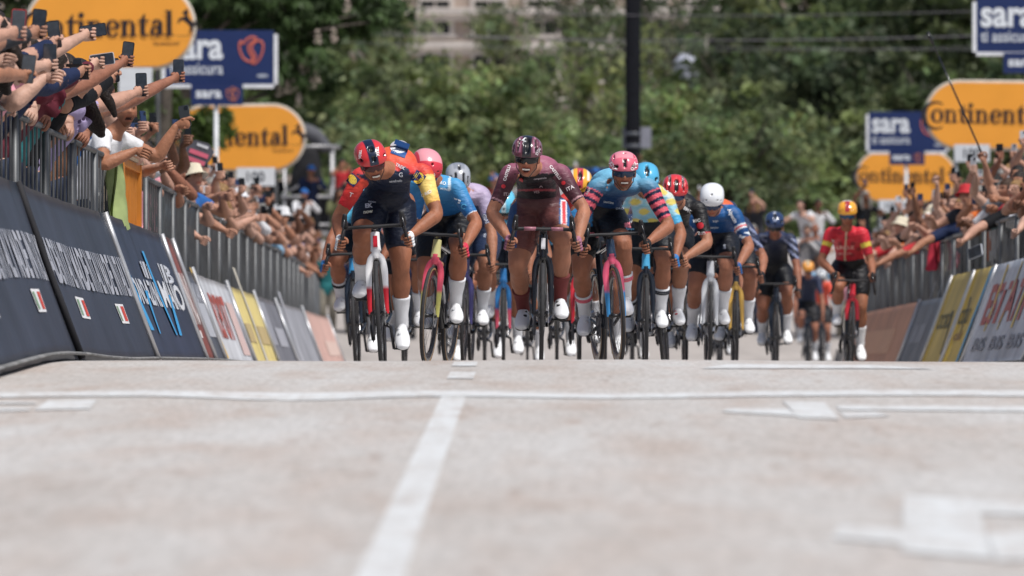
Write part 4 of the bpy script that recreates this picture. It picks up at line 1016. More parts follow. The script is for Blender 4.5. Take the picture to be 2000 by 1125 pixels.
NEAR_WORDS = ['at the upper left corner', 'second from the upper left corner', 'with a capped head, third from the left corner', 'below the watch hand', 'just left of the orange oval lettering', 'reaching highest in front of the orange oval', 'with both hands on a black camera', 'below the oval lettering', 'whose arm crosses the oval bottom edge', 'beneath the oval in a cap', 'beside the blank white plate', 'stretching farthest towards the navy sign', 'with a bare forearm left of the black camera', 'with upright arm at the left picture edge']
for i, (y, turn, hands, top, sl, sk, hair, pb, plabel) in enumerate(NEAR):
    base = V(fence_x(-1, y) - .17, y - .10, .36); rz = math.radians(turn); loc = lambda p: rotz(-rz) @ (np.asarray(p) - base)
    ht, holds, ph = [HANG, HANG], [None, None], []
    for k, h in enumerate(hands):
        if h is None: continue
        tgt = at(h[0], h[1], h[2]); ht[k] = loc(tgt)
        if h[3] in ('phone', 'wide'):
            g = random.Random(i); n = nrm(V(g.uniform(-.25, .1), -1, -.12)); u = V(g.uniform(-.15, .15), -.1, 1) if h[3] == 'phone' else V(1, 0, .15)
            holds[k] = (rotz(-rz) @ n, rotz(-rz) @ (u if h[3] == 'phone' else V(0, 0, 1))); ph.append((tgt + (nrm(u) * .045 if h[3] == 'phone' else V(.03, 0, .02)), n, u))
        elif h[3] == 'camera': ph.append((tgt, None, None))
    for k in (0, 1):
        if ht[k] is HANG: ht[k] = loc(V(fence_x(-1, y) + .01, y + (.28 if k else -.34), 1.535))
    M = spectator_meshes(dict(hands=ht, hold=holds, lean=.62, sleeve=sl, face=(30, -28, 0), fat=1.18, poles=[rotz(-rz) @ V(-1, 0, .2) if h is None else loc(at(*(h[4] if len(h) > 4 else (h[0] - 42, h[1] + 92)), h[2])) - (loc(at(h[0], h[1], h[2])) + loc(base + V(.30, 0, 1.32))) / 2 for h in hands]), .013)
    txt = 'person in %s %s %s' % (top, 'hoodie' if sl > 1 else 'top', NEAR_WORDS[i]); assemble(M, base, rz, FAM[top], '#2b3448', SKINS[sk], hair, HAIRC['dark'] if hair != 'cap' else '#23262c', txt)
    for c, n, u in ph:
        if n is not None: phone(c, n, u, plabel, pb, 1.0)
        else:
            o = empty('photo_camera', c + V(.035, 0, 0)); tag(o, 'black photo camera held out by navy sleeves at the left', 'camera')
            m = MB(); m.box((0, 0, 0), (.14, .07, .095)); m.box((0, 0, .06), (.06, .06, .035), taper=.8); m.build('body', BLACKP, o); m = MB(); m.tube([V(0, .03, 0), V(0, .12, 0)], [.036, .04], 14); m.build('lens', BLACKP, o, True)
            m = MB(); m.box((0, -.0365, 0), (.075, .004, .055)); m.build('screen', PH_SCREEN, o)

# ---- pose library for everybody else
FWD = (V(0, 1, 0), V(0, 0, 1))
POSES = {
 'raising phone': dict(hands=[V(-.16, -.40, 1.86), V(.24, -.36, 1.34)], hold=[(V(0, 1, -.1), V(0, 0, 1)), None], lean=.12, face=(0, -6, 0)),
 'left hand phone': dict(hands=[V(-.22, -.36, 1.34), V(.17, -.44, 1.76)], hold=[None, (V(0, 1, -.1), V(0, 0, 1))], lean=.15, face=(8, -4, 0), sleeve=.55),
 'filming two handed': dict(hands=[V(-.075, -.42, 1.56), V(.075, -.42, 1.56)], hold=[(V(0, 1, 0), V(0, 0, 1)), (V(0, 1, 0), V(0, 0, 1))], lean=.08, face=(0, 4, 0)),
 'leaning out': dict(hands=[V(-.30, -.62, 1.34), V(.28, -.60, 1.36)], lean=.40, face=(14, -12, 0), sleeve=.42),
 'reaching down': dict(hands=[V(-.24, -1.02, 1.02), V(.26, -.50, 1.38)], lean=.55, face=(-10, -18, 0), poles=[V(-1, 0, .3), None]),
 'arms up': dict(hands=[V(-.32, -.24, 1.98), V(.30, -.28, 1.92)], lean=.05, face=(-6, -6, 0), mouth=.9, poles=[V(-1, .2, -.2), V(1, .2, -.2)]),
 'clapping': dict(hands=[V(-.05, -.40, 1.42), V(.05, -.40, 1.44)], lean=.10, face=(10, 2, 0), mouth=.6, sleeve=1.5),
 'pointing': dict(hands=[V(-.22, -.36, 1.36), V(.16, -.72, 1.46)], lean=.25, face=(6, -8, 0), mouth=.5),
}
PM = {k: spectator_meshes(dict(p), .018) for k, p in POSES.items()}
PHONE_POSE = {'raising phone': (V(-.16, -.40, 1.86 + .045), V(0, 1, -.1), V(0, 0, 1)), 'left hand phone': (V(.17, -.44, 1.805), V(0, 1, -.1), V(0, 0, 1)), 'filming two handed': (V(0, -.425, 1.57), V(0, 1, 0), V(1, 0, 0))}
BOARDS_L = [(44, 'blue zigzag board'), (53.4, 'rust red board'), (55, 'slate board'), (57, 'white board'), (63.7, 'pale yellow board'), (70, 'dark grey board'), (76, 'light grey board'), (85, 'pink board'), (102, 'far fence')]
BOARDS_R = [(40, 'navy board'), (58, 'white board'), (66.6, 'first yellow board'), (69.5, 'second yellow board'), (73, 'dark grey board'), (77.6, 'terracotta board'), (96, 'far fence')]
USED = set(); cr = random.Random(77)
HAIRW = {'short': 'hair', 'cropped': 'cropped hair', 'long': 'long hair', 'tied': 'tied hair', 'cap': 'cap', 'bucket hat': 'bucket hat', 'bald': 'bald head'}
def add_spectator(side, x, y, z, rz, pose=None, top=None, hair=None, hcol=None, where=None, label=None, skin=None, no_phone=False):
    bl = BOARDS_L if side < 0 else BOARDS_R; bname = [b for q, b in bl if q <= y][-1]; where = where or 'at %s %s' % ('left' if side < 0 else 'right', bname)
    for attempt in range(400):
        ps = pose or cr.choices(list(POSES), [2.4, 3, 3, 2.4, 1.6, .3, 1.2, 1.2])[0]; tp = top or cr.choices(list(FAM), [5, 4, 3, 2, 2.5, 2, 1.6, 1.2, 1.2, 1.6, 1.8, 1, .6, 1, .6, .7, .6, .8])[0]; hr = hair or cr.choices(['short', 'cropped', 'long', 'tied', 'cap', 'bucket hat', 'bald'], [4, 2, 2, 1.5, 1.6, .5, .5])[0]
        hc = hcol or (cr.choice(list(HAIRC)) if hr in ('short', 'cropped', 'long', 'tied') else cr.choice(['white', 'black', 'navy', 'red', 'grey', 'cream', 'blue']))
        if tp in ('yellow', 'orange', 'pale green', 'lilac') and cr.random() < .6 and not top: continue
        hw = 'bald head' if hr == 'bald' else '%s %s' % (hc, HAIRW[hr])
        core = 'person in %s shirt, %s,' % (tp, hw); txt = label or '%s %s, %s' % (core, ps, where)
        if (core, where) not in USED or label: break
    USED.add((core, where))
    base = V(x, y, z); sc_ = cr.uniform(.95, 1.06)
    o = assemble(PM[ps], base, rz, FAM[tp], cr.choice(['#2b3448', '#1c1e24', '#4a4a44', '#3a3f50', '#8a8478']), skin or cr.choice(SKINS), hr, HAIRC.get(hc, FAM.get(hc, '#3a2a20')), txt); o.scale = (sc_,) * 3
    if ps in PHONE_POSE and not no_phone:
        c, n, u = PHONE_POSE[ps]; R_ = rotz(rz)
        phone(R_ @ (c * sc_) + base, R_ @ n, R_ @ u, ('phone of ' + (label or core + ' ' + where)), cr.choice(['#101114', '#16181c', '#c8cacf', '#2a3a5c', '#101114']), sc_)
    return o
# left side, front row then a second row in the gaps
TALL = ['raising phone', 'filming two handed', 'filming two handed', 'clapping', 'left hand phone', 'left hand phone', 'leaning out']
SPECIAL_L, SPECIAL_R = [], []
def row(side, y, y1, off, dz, lo, hi, step, poses=None, avoid=()):
    while y < y1:
        if not any(abs(y - q) < .45 for q in avoid): add_spectator(side, fence_x(side, y) + side * (off + cr.uniform(0, .12)), y, PZ(y) + .13 + dz, -side * math.radians(cr.uniform(lo, hi)), pose=cr.choice(poses) if poses else None)
        y += cr.uniform(*step)
def fence_d(side, px, off):
    ys = np.linspace(30, 200, 6000); q = VPX + F_PX * (fence_x(side, ys) + side * off) / ys; return float(ys[int(np.argmin(np.abs(q - px)))])
DS = {k: fence_d(-1 if k < 1000 else 1, k, .30) for k in (390, 420, 462, 488, 548, 1905, 1800, 1745)}
row(-1, 49.4, 100, .34, 0, 5, 60, (.62, .95), avoid=[DS[k] for k in DS if k < 1000]); row(-1, 48.6, 100, .74, .18, 10, 65, (.9, 1.4), TALL); row(-1, 52., 110, 1.2, .36, 10, 65, (1.5, 2.4), TALL)
row(1, 55., 104, .34, 0, 5, 60, (.7, 1.05), avoid=[DS[k] for k in DS if k > 1000]); row(1, 56., 104, .74, .22, 8, 60, (.9, 1.4), TALL); row(1, 58., 108, 1.15, .45, 8, 60, (1.4, 2.2), TALL)
# the bank across the end of the street, with people standing on it
bank = MB(); prof = [(128, -.3), (131, .35), (136, .9), (142, 1.7), (148, 2.3), (156, 2.6), (175, 2.6), (176, -.3)]; xs_ = np.linspace(-14, 16, 16)
bank.add([(x, y, z + (.15 * math.sin(x * .8) if 130 < y < 170 else 0)) for x in xs_ for y, z in prof], [(i * 8 + j, (i + 1) * 8 + j, (i + 1) * 8 + j + 1, i * 8 + j + 1) for i in range(15) for j in range(7)])
tag(bank.build('bank', mat('pale_bank', (.36, .33, .31), .9, noise=.15, nscale=1.2), None, True), kind='structure')
for rowy, rz_, n_, x0, x1 in ((132, .40, 15, 1.2, 7.2), (137, 1.0, 15, 1.0, 7.6), (142.5, 1.72, 16, -6.0, 7.8), (148, 2.28, 12, -6.0, 3.2), (132, .40, 10, -6.2, -2.2), (137, 1.0, 10, -6.4, -2.0)):
    for i_ in range(n_):
        x = x0 + (x1 - x0) * (i_ + cr.uniform(.1, .9)) / n_
        add_spectator(1, x, rowy + cr.uniform(-.5, .5), rz_ + .02 + .15 * math.sin(x * .8), math.radians(cr.uniform(-40, 30)), where='on the bank, %s row' % {132: 'lowest', 137: 'second', 142.5: 'third', 148: 'top'}[rowy], pose=cr.choice(['raising phone', 'clapping', 'filming two handed', 'left hand phone', 'clapping', 'leaning out']))

# ---- people who stand out
def px_base(px, off=.30, dz=0.): sd = -1 if px < 1000 else 1; d = fence_d(sd, px, off); return fence_x(sd, d) + sd * off, d, PZ(d) + .13 + dz
y = 48.; base = V(fence_x(-1, y) - .10, y, .26); rz = math.radians(72); loc = lambda p: rotz(-rz) @ (np.asarray(p) - base)
hp = at(366, 240, 48.2)
M = spectator_meshes(dict(hands=[loc(at(285, 300, 47.6)), loc(hp)], hold=[None, (rotz(-rz) @ V(.25, 1, -.1), rotz(-rz) @ V(-.2, 0, 1))], lean=.48, sleeve=.55, face=(-52, -6, 4), mouth=.5, beard=V(.35, .3, .28), poles=[None, V(.3, -.4, -1)]), .012)
assemble(M, base, rz, FAM['white'], '#2b3448', '#a06e54', 'bald', None, 'bald person in white shirt leaning far out with a raised phone')
phone(hp + V(-.02, 0, .05), V(.25, 1, -.1), V(-.2, 0, 1), 'phone held up by the bald person in white', '#3a3c42')
add_spectator(-1, *px_base(390), math.radians(100), pose='leaning out', top='burgundy', hair='long', hcol='blond', label='woman with long blond hair turned away beside the striped foam sign', skin=SKINS[0])
add_spectator(-1, *px_base(420), math.radians(30), pose='raising phone', top='black', hair='short', hcol='black', label='person in black shirt raising a phone before the white sign pole')
add_spectator(-1, *px_base(462, .30, .08), math.radians(25), pose='clapping', top='white', hair='cap', hcol='white', label='person in white shirt and white cap above the white board')
add_spectator(-1, *px_base(488, .30, .12), math.radians(15), pose='filming two handed', top='black', hair='short', hcol='brown', label='photographer in black shirt below the white plate', no_phone=True)
d_ = DS[488]; c = V(fence_x(-1, d_) - .08, d_ - .43, PZ(d_) + .25 + 1.56); o = empty('photo_camera', c); tag(o, 'black photo camera in front of the brown haired photographer', 'camera'); m = MB(); m.box((0, 0, 0), (.14, .07, .1)); m.build('body', BLACKP, o); m = MB(); m.tube([V(0, -.03, 0), V(0, -.13, 0)], [.04, .045], 14); m.build('lens', BLACKP, o, True)
add_spectator(-1, *px_base(548, .30, .15), math.radians(20), pose='left hand phone', top='black', hair='bucket hat', hcol='white', label='person in white bucket hat left of the black tower')
o = add_spectator(-1, at(668, 0, Dt - .3)[0], Dt - .3, DECK_Z, math.radians(10), pose='filming two handed', top='red', hair='short', hcol='black', label='person in red jacket standing on the tower deck', no_phone=True, where='on the tower')
add_spectator(1, *px_base(1905, .30, .12), -math.radians(30), pose='leaning out', top='charcoal', hair='bucket hat', hcol='red', label='person in bright red bucket hat at the right fence')
add_spectator(1, *px_base(1800), -math.radians(25), pose='leaning out', top='black', hair='cap', hcol='black', label='person in black and yellow cap leaning over the right fence')
add_spectator(1, *px_base(1745, .30, -.15), -math.radians(150), pose='clapping', top='blue', hair='short', hcol='black', label='child in bright blue shirt seen from behind at the right')
# striped foam sign
c = at(376, 322, DS[390] - 1.2); m = MB(); out = [(-.10, -.22), (.02, -.25), (.08, -.18), (.09, -.02), (.15, .10), (.16, .20), (.08, .26), (-.06, .25), (-.13, .18), (-.11, .05), (-.13, -.10)]
o = empty('foam_sign', c); o.rotation_euler = (0, .35, 0); tag(o, 'grey shoe shaped foam sign with pink bands above the left fence', 'sign'); m.prism(out, 0, .03); m.build('panel', flat('#55555e', .7), o)
for z, w in ((.13, .20), (.05, .19), (-.09, .15), (-.18, .12)): m = MB(); m.box((.015 - z * -.04, -.004, z), (w, .006, .045)); m.build('band', flat('#d96a80', .7), o)
m = MB(); m.box((.03, -.004, .215), (.12, .006, .03)); m.build('band', flat('#cfd0d6', .7), o)
# long black monopod held up at the right
a, b = at(1918, 300, 70), at(1812, 62, 70); m = MB(); m.tube([a, lerp(a, b, .8), lerp(a, b, .8) , b][:2], .010, 8); o = m.build('camera_pole', BLACKP, None, True); tag(o, 'long thin black pole slanting across the right orange oval', 'pole')
m = MB(); m.tube([lerp(a, b, .78), b], [.007, .006], 8); m.build('pole_section', BLACKP, o, True); m = MB(); m.tube([lerp(a, b, .9), b], .016, 8); m.build('grip', BLACKP, o, True)
y = 69.9; base = V(fence_x(1, y) + .30, y, .15); rz = -math.radians(60); loc = lambda p: rotz(-rz) @ (np.asarray(p) - base)
M = spectator_meshes(dict(hands=[loc(a - V(0, .02, .02)), V(.24, -.36, 1.34)], lean=.1, sleeve=.5, face=(0, 0, 0)), .016); assemble(M, base, rz, FAM['grey'], '#2b3448', SKINS[1], 'short', HAIRC['brown'], 'person in grey shirt holding the long black pole at the right')
# clothes hung over the fences
def hung_cloth(px, py, d, w, h, color, label, name, side):
    x = fence_x(side, d) - side * .03; top = at(px, py, d)[2]; g = np.random.default_rng(int(px)); v = []; nx, nz = 10, 14
    for i in range(nx + 1):
        for j in range(nz + 1):
            u, t = i / nx - .5, j / nz; k = w * (1 - .35 * t * t) * (1 + .15 * math.sin(t * 7)); v.append((x - side * (.02 + .05 * math.sin(u * 9 + t * 3) + .07 * t), d + u * k + .05 * math.sin(t * 5), top - h * t + .06 * math.cos(u * 8)))
    f = [(i * (nz + 1) + j, (i + 1) * (nz + 1) + j, (i + 1) * (nz + 1) + j + 1, i * (nz + 1) + j + 1) for i in range(nx) for j in range(nz)]
    m = MB(); v = np.array(v); n0 = len(v); m.add(np.vstack([v, v + V(side * .02, 0, 0)]), f + [tuple(q + n0 for q in z[::-1]) for z in f]); o = m.build(name, mat('hung_' + name, C3(color), .85, noise=.25, nscale=6), None, True); tag(o, label, 'clothing')
hung_cloth(262, 300, 48.1, .55, .50, '#8c9a66', 'green jacket hanging over the left fence', 'green_jacket', -1)
hung_cloth(1855, 462, 77, .7, .34, '#b02a3c', 'red cloth bag hanging on the right fence', 'red_bag', 1)
phone(at(1905, 492, 66.5), V(-1, -.6, 0.), V(0, 1, -.2), 'pale tablet held through the right fence above the yellow board', '#c4c8d0', 1.5)
# ------------------------------------------------------------------ road bicycles
BLACK = mat('bike_black', (.012, .012, .014), .35, spec=.5, noise=.2)
CARBON = mat('carbon_gloss', (.02, .02, .024), .22, spec=.5, noise=.25, nscale=30)
RUBBER = mat('tyre_rubber', (.03, .03, .032), .75, noise=.25, nscale=40)
TAN = mat('tyre_tan_wall', (.32, .19, .09), .7)
STEEL = mat('brushed_steel', (.55, .55, .57), .3, metal=1, noise=.15, nscale=30)
ALLOY = mat('alloy_dark', (.14, .14, .15), .35, metal=.8)

def ring(R, prof, n=48):
    """profile (radial, x) pairs swept round the X axis"""
    v = []; f = []; k = len(prof)
    for i in range(n):
        a = 2 * math.pi * i / n
        for r, x in prof: v.append((x, (R + r) * math.cos(a), (R + r) * math.sin(a)))
    for i in range(n):
        for j in range(k):
            f.append((i * k + j, i * k + (j + 1) % k, ((i + 1) % n) * k + (j + 1) % k, ((i + 1) % n) * k + j))
    return np.array(v), f
def circ(r, n=8, a0=0.): return [(r * math.cos(a0 + 2 * math.pi * i / n), r * math.sin(a0 + 2 * math.pi * i / n)) for i in range(n)]

_W = {}
def wheel_meshes():
    if _W: return _W
    m = MB(); v, f = ring(.326, circ(.0145, 10)); m.add(v, f); _W['tyre'] = m.mesh('tyre', RUBBER, True)
    m = MB(); v, f = ring(.326, [(.0146 * math.cos(a), .0146 * math.sin(a)) for a in np.linspace(-1.0, 1.0, 7)] + [(.002, 0)]); m.add(v, f, mi=0)
    for s in (-1, 1):
        v, f = ring(.326, [(.006, s * .0135), (-.008, s * .0125), (-.008, s * .0105), (.006, s * .0115)]); m.add(v, f, mi=1)
    _W['tyre_tan'] = m.mesh('tyre', [RUBBER, TAN], True)
    m = MB(); v, f = ring(.29, [(.024, .0125), (-.01, .0135), (-.026, .006), (-.026, -.006), (-.01, -.0135), (.024, -.0125)]); m.add(v, f)
    _W['rim'] = m.mesh('rim', CARBON, .7)
    m = MB()
    for i in range(22):
        a = 2 * math.pi * i / 22; a2 = a + (.35 if i % 2 else -.35); s = 1 if (i // 2) % 2 else -1
        m.tube([(s * .028, .022 * math.cos(a2), .022 * math.sin(a2)), (0, .268 * math.cos(a), .268 * math.sin(a))], .0011, 4)
    _W['spokes'] = m.mesh('spokes', ALLOY, True)
    m = MB(); m.tube([(-.055, 0, 0), (-.045, 0, 0), (-.03, 0, 0), (-.012, 0, 0), (.012, 0, 0), (.03, 0, 0), (.045, 0, 0), (.055, 0, 0)],
                     [.01, .014, .024, .012, .012, .024, .014, .01], 14)
    _W['hub'] = m.mesh('hub', BLACK, .7)
    m = MB()
    v, f = ring(.068, [(.012, .041), (.012, .043), (-.006, .043), (-.006, .041)], 30); m.add(v, f)
    for i in range(5):
        a = 2 * math.pi * i / 5; m.tube([(.042, .02 * math.cos(a + .5), .02 * math.sin(a + .5)), (.042, .064 * math.cos(a), .064 * math.sin(a))], .004, 5)
    _W['brake_rotor'] = m.mesh('brake_rotor', STEEL, .7)
    return _W

def obj(name, me, parent, loc=(0, 0, 0), rot=(0, 0, 0)):
    o = bpy.data.objects.new(name, me); COL.objects.link(o); o.parent = parent; o.location = loc; o.rotation_euler = rot
    return o
def make_wheel(bike, loc, tan=False, steer=0.):
    W = wheel_meshes(); r = obj('wheel', W['rim'], bike, loc, (random.random() * 6, 0, steer))
    r.rotation_mode = 'XYZ'
    obj('tyre', W['tyre_tan' if tan else 'tyre'], r)
    tag(obj('spokes', W['spokes'], r), kind='stuff')
    obj('hub', W['hub'], r); obj('brake_rotor', W['brake_rotor'], r)
    return r

BARC = V(0, .0, .905)
HOOD = .19; DROP = .225
def make_bike(spec):
    """bicycle pointing at -Y with the front contact point at its origin"""
    b = empty('racing_bicycle')
    c1, c2, c3 = [C3(c) for c in spec['bike']]          # head tube, fork, main frame
    tipc = C3(spec.get('fork_tip', spec['bike'][1]))
    paint = mat('bike_paint', attr='Col', rough=.22, coat=.5, noise=.04)
    tan = spec.get('tan', False)
    hub_f, hub_r, bb = V(0, 0, .34), V(0, .985, .34), V(0, .575, .27)
    crown, httop, st = V(0, .085, .715), V(0, .135, .865), V(0, .745, .80)
    # fork
    m = MB()
    m.tube(*spline([crown + V(0, .012, .05), crown, crown - V(0, .004, .02)], [.026, .03, .024], 3), n=12, color=c2)
    for s in (-1, 1):
        P, R = spline([crown + V(s * .006, 0, .012), crown + V(s * .036, -.004, -.022), crown + V(s * .050, -.018, -.09), V(s * .054, .03, .52), V(s * .055, .004, .38), V(s * .054, 0, .335)],
                      [(.017, .02), (.017, .022), (.0135, .023), (.0115, .019), (.009, .014), (.009, .014)], 5)
        col = np.array([tipc if p[2] < .5 else c2 for p in P]); m.tube(P, R, 10, color=np.repeat(col, 10, 0), ref=(1, 0, 0))
    m.build('fork', paint, b, .8)
    # frame
    m = MB()
    m.tube(*spline([crown + V(0, .013, .03), lerp(crown, httop, .5), httop], [(.030, .036), (.026, .032), (.027, .03)], 4), n=14, color=c1, ref=(1, 0, 0))
    m.tube(*spline([lerp(crown, httop, .3), lerp(crown, bb, .5) + V(0, .02, .02), bb], [(.026, .03), (.027, .032), (.03, .03)], 4), n=10, color=c3, ref=(1, 0, 0))
    m.tube([lerp(crown, httop, .82), st - V(0, .01, .015)], [(.021, .024), (.016, .018)], 10, color=c3, ref=(1, 0, 0))
    m.tube([bb, lerp(bb, st, .6), st + V(0, .02, .05)], [(.024, .026), (.014, .026), (.013, .022)], 10, color=c3, ref=(1, 0, 0))
    for s in (-1, 1):
        m.tube(*spline([bb + V(s * .02, 0, 0), bb + V(s * .045, .14, .02), hub_r + V(s * .064, -.01, 0)], [.014, .012, .01], 4), n=8, color=c3)
        m.tube(*spline([st - V(-s * .01, -.0, .17), hub_r + V(s * .045, -.17, .26), hub_r + V(s * .063, 0, .01)], [.009, .008, .008], 4), n=8, color=c3)
    m.build('frame', paint, b, .8)
    if spec.get('badge'):
        m = MB(); m.box(lerp(crown, httop, .62) + V(0, -.036, 0), (.028, .012, .075), np.array(Matrix.Rotation(-.3, 3, 'X'))); m.build('head_badge', flat(spec['badge'], .3), b)
    make_wheel(b, hub_f, tan); make_wheel(b, hub_r, tan)
    # cockpit
    m = MB(); m.tube(*spline([httop + V(0, .003, -.01), httop + V(0, .0, .02), httop + V(0, -.01, .035)], [.024, .024, .018], 3), n=12)
    m.tube([httop + V(0, .012, .03), BARC + V(0, .008, 0)], [(.021, .018), (.02, .015)], 10, ref=(1, 0, 0))
    m.box(httop + V(0, -.018, -.045), (.022, .01, .034), color=None)
    m.build('stem', BLACK, b, .8)
    m = MB(); pts = []
    half = [(0, 0, 0), (.10, .002, 0), (.165, -.004, -.002), (.185, -.03, -.006), (HOOD, -.075, -.01), (.200, -.112, -.03), (.209, -.118, -.075), (.217, -.085, -.118), (.222, -.03, -.132), (DROP, .03, -.135)]
    full = [V(-x, y, z) for x, y, z in half[::-1][:-1]] + [V(*p) for p in half]
    P, R = spline([BARC + p for p in full], [(.0125, .0125)] * 9 + [(.016, .009)] + [(.0125, .0125)] * 9, 4)
    m.tube(P, R, 10); m.build('handlebar', mat('bar_tape', (.014, .014, .016), .6, noise=.3, nscale=80), b, True)
    if spec.get('bar_deco'):
        for s in (-1, 1): m = MB(); m.tube([BARC + V(s * .05, .001, 0), BARC + V(s * .13, .001, 0)], .0135, 10); m.build('bar_sleeve', flat(spec['bar_deco'], .4), b, True)
    for s in (-1, 1):
        m = MB()
        v, f = rounded_tube([BARC + V(s * .188, -.05, .0), BARC + V(s * .190, -.09, .014), BARC + V(s * .188, -.128, .045), BARC + V(s * .183, -.142, .078)],
                            [(.016, .02), (.017, .023), (.016, .019), (.014, .016)], 10, ref=(1, 0, 0)); m.add(v, f)
        h = m.build('shifter', mat('hood_rubber', (.02, .02, .022), .6, noise=.2), b, True)
        m = MB(); v, f = rounded_tube([BARC + V(s * .188, -.148, .045), BARC + V(s * .196, -.168, .0), BARC + V(s * .208, -.165, -.05), BARC + V(s * .222, -.15, -.105)],
                                      [(.010, .008), (.013, .006), (.011, .005), (.009, .004)], 8, ref=(1, 0, 0)); m.add(v, f)
        m.build('brake_lever', CARBON, h, True)
    # saddle and post
    m = MB(); m.tube([st, st + V(0, .045, .155)], [(.012, .018), (.012, .018)], 8, ref=(1, 0, 0)); m.build('seatpost', BLACK, b, True)
    m = MB(); P, R = spline([V(0, .66, .965), V(0, .70, .972), V(0, .78, .972), V(0, .86, .975), V(0, .92, .985)],
                            [(.014, .012), (.022, .018), (.038, .02), (.066, .02), (.06, .014)], 4); m.tube(P, R, 12, ref=(0, 0, 1)); m.build('saddle', BLACK, b, True)
    # drivetrain
    ca = spec['crank']                                   # angle of the pedal on the -X side, 0 = forward, +90 deg = up
    cs = empty('crankset'); cs.parent = b; cs.location = bb
    m = MB(); v, f = ring(.098, [(.006, -.048), (.006, -.044), (-.014, -.044), (-.014, -.048)], 40); m.add(v, f)
    v, f = ring(.072, [(.006, -.055), (.006, -.051), (-.01, -.051), (-.01, -.055)], 32); m.add(v, f)
    for i in range(4):
        a = math.pi / 4 + i * math.pi / 2; m.tube([(-.05, 0, 0), (-.048, .092 * math.cos(a), .092 * math.sin(a))], [.014, .008], 6)
    m.build('chainring', ALLOY, cs, .6)
    peds = {}
    for s in (-1, 1):
        a = ca if s < 0 else ca + math.pi
        tip = V(s * .075, -.17 * math.cos(a), .17 * math.sin(a))
        m = MB(); m.tube([V(s * .03, 0, 0), V(s * .062, 0, 0) + .15 * (tip - V(s * .075, 0, 0)), tip], [(.016, .016), (.014, .011), (.013, .010)], 8)
        m.build('crank_arm', CARBON, cs, True)
        m = MB(); m.tube([tip, tip + V(s * .05, 0, 0)], .007, 8); m.box(tip + V(s * .055, 0, 0), (.052, .085, .014)); m.build('pedal', BLACK, cs)
        peds[s] = bb + tip + V(s * .055, 0, 0)
    m = MB()
    for z in (1, -1): m.box(bb + V(-.046, .2, z * .075 - (0 if z > 0 else -.0) + .02), (.008, .40, .007))
    m.build('chain', ALLOY, b)
    m = MB(); m.tube([hub_r + V(-.06, 0, -.02), hub_r + V(-.07, .02, -.09), hub_r + V(-.066, -.03, -.17)], [.014, .018, .012], 8)
    v, f = ring(.024, [(.004, -.068), (.004, -.062), (-.02, -.062), (-.02, -.068)], 14); m.add(v + hub_r + V(0, -.025, -.16), f)
    m.build('rear_derailleur', BLACK, b, True)
    m = MB(); m.tube([hub_r + V(-.02, 0, 0), hub_r + V(-.044, 0, 0)], [.05, .028], 18); m.build('cassette', STEEL, b, .6)
    dt = lerp(crown, bb, .58) + V(0, .045, .045); du = nrm(crown - bb)
    m = MB(); P = [dt - du * .09, dt + du * .05, dt + du * .075, dt + du * .085, dt + du * .11]
    m.tube(P, [.036, .036, .03, .017, .014], 14); m.build('water_bottle', flat(spec.get('bottle', '#d8d8d8'), .4), b, .8)
    b.rotation_euler = (0, spec.get('lean', 0.), spec.get('yaw', 0.))
    M = np.array((Matrix.Rotation(spec.get('yaw', 0.), 3, 'Z') @ Matrix.Rotation(spec.get('lean', 0.), 3, 'Y')))
    return b, (lambda p: M @ np.asarray(p, float)), peds
# ------------------------------------------------------------------ riders
def helmet_mesh(colf, vents, c, R, size=1.0, kind='vented'):
    """shell with recessed vents; colf(u, v, P) gives the paint, u = -1..1 across, v = 0 brow .. 1 nape"""
    nu, nv = 56, 56
    us = np.linspace(-math.pi / 2, math.pi / 2, nu); ph = np.linspace(-.18, math.pi * .97, nv)
    U, A = np.meshgrid(us, ph, indexing='ij')
    x = np.sin(U); yz = np.cos(U)
    a, b, h = .101, .138, .104
    X = a * np.sign(x) * np.abs(x) ** .96
    Y = -b * np.cos(A) * yz ** .62
    Z = h * np.sin(A) * yz ** .72
    Z = np.where(A < 0, -.030 * yz ** .5 * 0 + h * np.sin(A) * yz ** .5, Z)
    Y += .014
    un = U / (math.pi / 2); vn = (A + .18) / (math.pi * .97 + .18)
    col = colf(un, vn, np.stack([X, Y, Z], -1))
    inset = np.zeros_like(X)
    for (u0, v0, du, dv, tilt) in vents:
        for s in ((-1, 1) if abs(u0) > 1e-6 else (1,)):
            uu = un - s * (u0 + tilt * (vn - v0)); d = (np.abs(uu) / du) ** 4 + (np.abs(vn - v0) / dv) ** 4
            w = sstep(1.25, .75, d); inset = np.maximum(inset, w)
    k = 1 - inset * .17
    X, Y, Z = X * k, (Y - .014) * k + .014, Z * k
    col = np.where((inset > .35)[..., None], V(.008, .008, .009), col)
    v = np.stack([X, Y, Z], -1).reshape(-1, 3)
    f = [(i * nv + j, (i + 1) * nv + j, (i + 1) * nv + j + 1, i * nv + j + 1) for i in range(nu - 1) for j in range(nv - 1)]
    # inner shell closes the rim
    vi = v * V(.88, .88, .82) + V(0, 0, -.002); n0 = len(v)
    f2 = [(q[3] + n0, q[2] + n0, q[1] + n0, q[0] + n0) for q in f]
    rim = []
    bd = [(i, 0) for i in range(nu)] + [(nu - 1, j) for j in range(1, nv)] + [(i, nv - 1) for i in range(nu - 2, -1, -1)] + [(0, j) for j in range(nv - 2, 0, -1)]
    ids = [i * nv + j for i, j in bd]
    for p, q in zip(ids, ids[1:] + ids[:1]): rim.append((q, p, p + n0, q + n0))
    vv = np.vstack([v, vi]) * size; cc = np.vstack([col.reshape(-1, 3), np.tile(V(.02, .02, .02), (n0, 1))])
    m = MB(); m.add(vv @ np.asarray(R).T + c, f + f2 + rim, cc)
    return m

